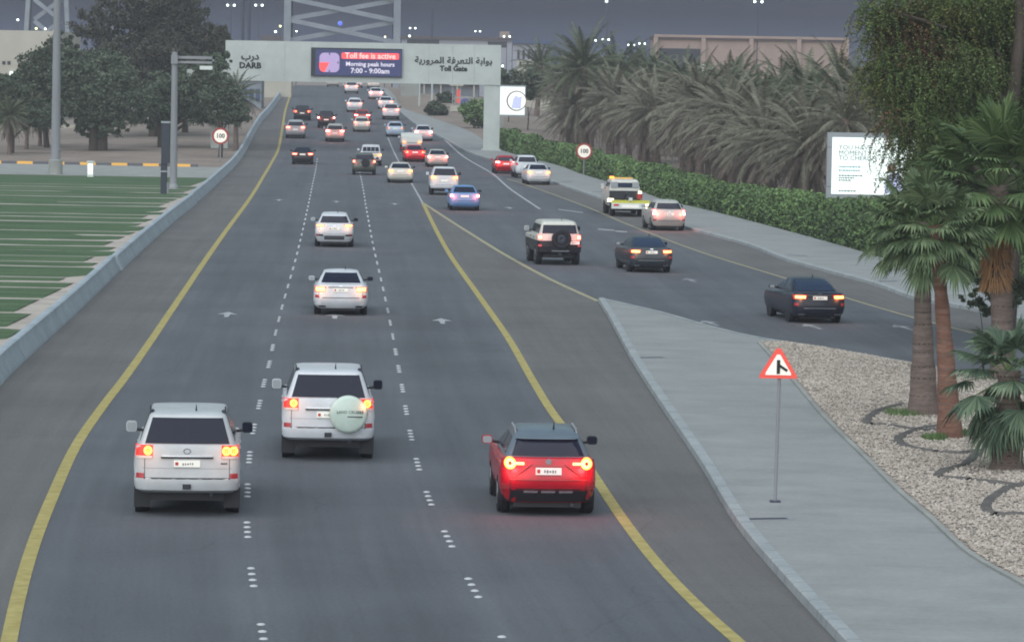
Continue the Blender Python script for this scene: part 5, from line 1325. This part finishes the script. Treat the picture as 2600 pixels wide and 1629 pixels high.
tree_px('tree', 'near grey-green tree with a stout trunk beside the round bases of the path', 342, 250, [(240, 250, 95, 70, 0), (190, 200, 70, 60, 0), (320, 260, 70, 60, 0), (260, 180, 80, 50, 2), (250, 320, 90, 30, 0)], M['leaf_m'], 44000, .15, tr=.55, seed=3, group=TG, trunks=2)
tree_px('tree', 'bushy dark green tree left of the tall grey mast', 350, 120, [(100, 190, 65, 65, 0), (60, 240, 60, 60, 0), (120, 270, 60, 50, 0), (150, 150, 50, 50, 2)], M['leaf_d'], 34000, .15, tr=.3, seed=4, group=TG)
tree_px('tree', 'green low tree at the very left edge under the pale building', 335, 30, [(25, 260, 60, 55, 0), (90, 300, 60, 35, 0), (-30, 240, 50, 50, 0)], M['leaf_m'], 24000, .15, tr=.25, seed=5, group=TG)
tree_px('tree', 'rounded olive tree behind the camera pole with a low spreading crown', 350, 420, [(430, 250, 70, 60, 0), (490, 230, 65, 60, 0), (400, 290, 60, 35, 0), (520, 280, 60, 40, 0)], M['leaf_m'], 36000, .15, tr=.4, seed=6, group=TG, trunks=2)
tree_px('tree', 'small tree between the camera pole and the left speed limit sign', 330, 560, [(560, 240, 50, 50, 0), (590, 285, 40, 35, 0), (540, 180, 40, 45, 2)], M['leaf_m'], 20000, .14, tr=.22, seed=7, group=TG)
tree_px('tree', 'dark ragged tree crown overlapping the left end of the gate beam', 355, 555, [(572, 138, 25, 40, 0), (540, 105, 35, 45, 2), (562, 190, 24, 26, 0)], M['leaf_b'], 20000, .14, tr=.25, seed=8, group=TG)
tree_px('tree', 'dark upright tree at the right top of the left grove', 380, 470, [(470, 60, 50, 60, 0), (490, 130, 45, 70, 0), (455, 10, 45, 30, 0)], M['leaf_d'], 28000, .16, tr=.35, seed=9, group=TG)
for i, (u, v, Y, ru, lb) in enumerate(((1105, 275, 430, 26, 'small round shrub left of the round blue sign'), (1205, 285, 400, 38, 'dense green shrub right of the round blue sign by the gate column'), (1130, 250, 470, 22, 'small shrub behind the pale shelter'), (1290, 200, 420, 34, 'grey-green tree behind the small billboard'), (1340, 215, 400, 45, 'dull green tree at the far end of the palm grove'), (700, 262, 480, 12, 'low green shrub at the left foot of the ramp'))):
    tree_px('shrub', lb, Y, u, [(u, v, ru, ru * .8, 0), (u + ru * .5, v + ru * .3, ru * .7, ru * .6, 1)], M['leaf_d'] if i != 1 else M['leaf_h'], 4000, .2, tr=.08, seed=20 + i)
# big overhanging tree at top right
def weeping_tree():
    rng = random.Random(12); Y = 116; x0 = at(2560, 300, Y).x; t = tag(empty('tree', (x0, Y, 0)), 'big olive green tree with feathery hanging branches filling the upper right corner', 'tree')
    tm = MB(); tm.tube([(0, 0, -.3), (.2, 0, 3), (0, 0, 6), (.3, 0, 10), (.2, 0, 13)], [.38, .3, .24, .17, .1], 12)
    B = [(2470, 20, 200, 90, 2, 1.0), (2330, 70, 110, 80, 1, .8), (2240, 20, 60, 60, 0, .35), (2540, 150, 160, 140, 3, 1), (2400, 190, 140, 100, 0, 1), (2280, 200, 80, 90, 0, .5), (2470, 320, 150, 80, 2, 1), (2330, 320, 90, 60, -1, .7), (2410, 420, 110, 60, 2, .7), (2300, 410, 35, 60, -1, .45), (2560, 430, 80, 90, 3, 1), (2225, 130, 40, 70, 0, .25), (2390, 500, 100, 50, 6, .7), (2500, 540, 90, 70, 8, .8), (2330, 500, 50, 40, 7, .5)]
    lf = {k: MB() for k in ('leaf_g', 'leaf_gy', 'leaf_gb')}; k_ = Y / F; W = sum(b[2] * b[3] * b[5] for b in B)
    for u, v, ru, rv, dy, dn in B:
        c = at(u, v, Y + dy); c = V(c.x - x0, dy, c.z); tm.tube([(0, 0, max(2, c.z - 3)), (c.x * .5, dy * .5, c.z - .6), tuple(c)], [.14, .09, .03], 6, False)
        for _ in range(int(10800 * ru * rv * dn / W)):
            while True:
                q = V(*(rng.uniform(-1, 1) for _ in range(3)))
                if q.length < 1: break
            q *= 1 + .3 * noise.noise(q * 2 + V(u, v, 0))
            p = c + V(q.x * ru * k_, q.y * ru * k_ * .9, q.z * rv * k_); a = rng.uniform(0, 6.28); d = V(math.cos(a) * .55, math.sin(a) * .55, rng.uniform(-.3, .5))
            n = rng.randint(12, 22); st = rng.uniform(.05, .08); g = lf['leaf_gy' if noise.noise(p * .55) > .22 else ('leaf_gb' if noise.noise(p * .5 + V(9, 9, 9)) > .36 else 'leaf_g')]
            pp = p.copy(); pts = [pp.copy()]
            for i in range(n):
                pp += d * st; d.z -= .13; d = d.normalized() * .95
                if i % 5 == 4: pts.append(pp.copy())
                for s_ in (-1, 1):
                    e = V(rng.uniform(-1, 1), rng.uniform(-1, 1), rng.uniform(-.9, .3)).normalized() * rng.uniform(.05, .11); wv = e.cross(V(rng.uniform(-1, 1), rng.uniform(-1, 1), 1)).normalized() * .022
                    g.add([pp, pp + e * .5 + wv, pp + e, pp + e * .5 - wv], [(0, 1, 2, 3)])
            if rng.random() < .35: tm.tube(pts, [.008] * len(pts), 3, False)
    tm.build('trunk', M['bark'], t, 60)
    for k, g in lf.items(): g.build('crown' if k == 'leaf_g' else 'foliage_spray', M[k], t, fix=False)
weeping_tree()
tree_px('shrub', 'loose leafy shrub behind the fan palms by the slip road', 104, 2520, [(2500, 770, 45, 35, 0), (2570, 740, 50, 40, 0), (2480, 730, 28, 30, 0)], M['leaf_m'], 4000, .06, tr=.04, seed=31)

# fan palms
def fan_leaf(mb, st, o, az, el, L, r, rng, droopy=.5):
    d = V(math.cos(az) * math.cos(el), math.sin(az) * math.cos(el), math.sin(el))
    tip = o + d * L + V(0, 0, -.10 * L); st.tube([o, o + d * L * .5, tip], [.02, .016, .010], 4, False)
    side = V(-math.sin(az), math.cos(az), 0); dn = (tip - (o + d * L * .5)).normalized(); up = side.cross(dn)
    n = 30
    for k in range(n):
        a = R(-118 + 236 * (k + .5) / n) + rng.uniform(-.03, .03); rr = r * rng.uniform(.85, 1.08) * (.72 + .28 * math.cos(a * .7))
        dd = dn * math.cos(a) + side * math.sin(a) + up * .10
        w1 = (dn * -math.sin(a) + side * math.cos(a)) * rr * math.sin(R(4.9)) * .62
        m1 = tip + dd * rr * .62 + V(0, 0, -.10 * rr * droopy); e = tip + dd * rr * .95 + V(0, 0, -.42 * rr * droopy * rng.uniform(.6, 1.3))
        fold = up * rr * .03
        mb.add([tip, m1 - w1, m1 + fold, m1 + w1, e], [(0, 1, 2), (0, 2, 3), (1, 4, 2), (2, 4, 3)])
def fan_palm(label, u, v, Y, top_u, top_v, rb, rt, nl, L, r, lm, tm, lo=-60, hi=80, seed=1, skirt=0, dr=1):
    rng = random.Random(seed); b = at(u, v, Y); p = G(u, v) if Y is None else b
    z0 = .17; x0 = b.x; top = at(top_u, top_v, Y)
    t = tag(empty('fan_palm', (x0, Y, z0)), label, 'fan palm', 'fan palms in the gravel bed')
    dx, h = top.x - x0, top.z - z0
    P, Rr = [], []; n = 16
    for i in range(n + 1):
        f = i / n; P.append((dx * f * (.7 + .3 * f), 0, -.1 + (h + .1) * f)); Rr.append(rt + (rb - rt) * (1 - f) ** 2.2 + .03 * math.sin(i * 2.1) * (rt / .2) * .5)
    MB().tube(P, Rr, 18).build('trunk', tm, t, 60)
    ms = MB()
    for i in range(2, 15):
        f = (i + rng.uniform(-.3, .3)) / 15; k = min(n - 1, int(f * n)); q = f * n - k; c = Vector(P[k]).lerp(Vector(P[k + 1]), q); rr_ = Rr[k] + (Rr[k + 1] - Rr[k]) * q
        ms.tube([c + V(0, 0, -.012 + rng.uniform(-.01, .01)), c + V(0, 0, .012)], [rr_ + .004, rr_ + .001], 14, False)
    ms.build('trunk_rings', M['bark'] if tm == M['ptrunk'] else M['ptrunk'], t, fix=False)['kind'] = 'stuff'
    mb, st = MB(), MB(); o = V(dx, 0, h)
    for i in range(nl):
        f = i / nl; az = i * 2.399 + rng.uniform(-.25, .25); el = R(hi + (lo - hi) * f ** .8 + rng.uniform(-7, 7))
        fan_leaf(mb, st, o + V(0, 0, -.35 * f), az, el, L * rng.uniform(.8, 1.15), r * rng.uniform(.85, 1.1), rng, (.5 + .5 * f) * dr)
    mb.build('crown', lm, t, fix=False); st.build('leaf_stalks', M['fan_y'], t, fix=False)
    if skirt:
        sk = MB()
        for i in range(420):
            a = rng.uniform(0, 6.28); rr = rt * rng.uniform(1.05, 1.6); zz = h - rng.uniform(.5 * skirt, skirt * .92)
            sk.tube([(dx * .96 + rr * math.cos(a) * .8, rr * math.sin(a) * .8, zz), (dx * .96 + rr * 1.25 * math.cos(a + .1), rr * 1.25 * math.sin(a + .1), zz - .3)], [.03, .008], 4, False)
        sk.build('fibre_skirt', M['skirt'], t, fix=False)
    return t
fan_palm('grey trunked fan palm standing furthest left in the gravel bed', 2344, 1070, G(2344, 1070).y, 2340, 562, .40, .17, 50, 1.02, .66, M['fan'], M['ptrunk'], seed=1, lo=-26, dr=1.15)
fan_palm('reddish trunked fan palm leaning left beside the grey one', 2412, 1130, G(2412, 1130).y, 2374, 572, .31, .14, 46, .80, .66, M['fan'], M['ptrunk_r'], seed=2, lo=-26, dr=1.15)
fan_palm('tall fan palm with an orange fibre skirt and the largest crown at the right edge', 2545, 1000, G(2500, 985).y + 1, 2535, 470, .36, .26, 70, 1.75, 1.12, M['fan_y'], M['ptrunk'], seed=3, skirt=2.9, lo=-28, hi=88, dr=.8)
fan_palm('short fan palm with a low crown and thick grey trunk at the right edge', 2556, 1212, G(2556, 1212).y, 2562, 940, .38, .24, 34, .80, .72, M['fan_d'], M['ptrunk'], seed=4, lo=-65)
# watering rings and grass tufts at the palm feet
def ring_path(pts, label, w=.16):
    P = [G(*q) for q in pts]; mb = MB()
    L = []
    for i in range(len(P) - 1):
        for k in range(6):
            t_ = k / 6; a = P[max(i - 1, 0)]; b, c = P[i], P[i + 1]; d = P[min(i + 2, len(P) - 1)]
            L.append(.5 * ((2*b) + (c - a) * t_ + (2*a - 5*b + 4*c - d) * t_**2 + (3*b - a - 3*c + d) * t_**3))
    L.append(P[-1])
    mb.tube([V(q.x, q.y, .185 + .03 * noise.noise((q.x * 2, q.y * 2, 0))) for q in L], [w * (.75 + .5 * abs(noise.noise((i * .4, 1, 0)))) for i in range(len(L))], 8)
    for q in mb.v[:]: pass
    mb.v = [(x, y, .17 + (z - .17) * .45) for x, y, z in mb.v]
    thing(mb, 'planting_ring', M['soil2'], label, 'planting ring', 'dark earth rings round the fan palms', 60)
M['soil2'] = noisy('dark_earth', [(.3, (.085, .08, .078)), (.7, (.15, .14, .13))], 3, .95, 8, .8, 14)
ring_path([(2420,1106),(2340,1112),(2262,1100),(2200,1092),(2230,1062),(2290,1045)], 'dark earth ring round the foot of the grey trunked palm')
ring_path([(2490,1165),(2420,1172),(2340,1162),(2290,1148),(2285,1130),(2330,1110),(2390,1100)], 'dark earth ring round the foot of the reddish trunked palm')
ring_path([(2600,1258),(2540,1250),(2460,1240),(2385,1232),(2400,1215),(2450,1200),(2480,1170)], 'dark earth ring in front of the short thick fan palm')
ring_path([(2600,1330),(2540,1330),(2505,1318),(2515,1290),(2560,1262),(2600,1250)], 'dark earth ring at the right edge nearest the camera')
def tuft(u, v, r, label):
    p = G(u, v); rng = random.Random(int(u)); mb = MB()
    for _ in range(420):
        a = rng.uniform(0, 6.28); rr = r * rng.random() ** .6; x, y = rr * math.cos(a), rr * math.sin(a); hgt = rng.uniform(.06, .2); l = rng.uniform(-.06, .06); w_ = .012
        mb.add([(x - w_, y, 0), (x + w_, y, 0), (x + l, y + l, hgt)], [(0, 1, 2)])
    o = thing(mb, 'grass_tuft', M['leaf_h'], label, 'grass tuft', 'grass tufts at the palm feet'); o.location = (p.x, p.y, .17)
tuft(2300, 1070, .55, 'wide green grass tuft at the left foot of the grey trunked palm')
tuft(2372, 1135, .28, 'small grass tuft at the left foot of the reddish trunked palm')
tuft(2440, 1125, .22, 'small grass tuft at the right foot of the reddish trunked palm')

# evening air
hz = MB().box(-340, 340, -30, 1010, -1.2, 60).build('haze', bpy.data.materials.new('haze')); hm = hz.active_material; hm.use_nodes = True
hn = hm.node_tree; hn.nodes.remove(hn.nodes['Principled BSDF']); pv = hn.nodes.new('ShaderNodeVolumePrincipled')
pv.inputs['Color'].default_value = (.66, .68, .74, 1); pv.inputs['Density'].default_value = .00036
hn.links.new(pv.outputs[0], hn.nodes['Material Output'].inputs['Volume']); tag(hz, kind='stuff')
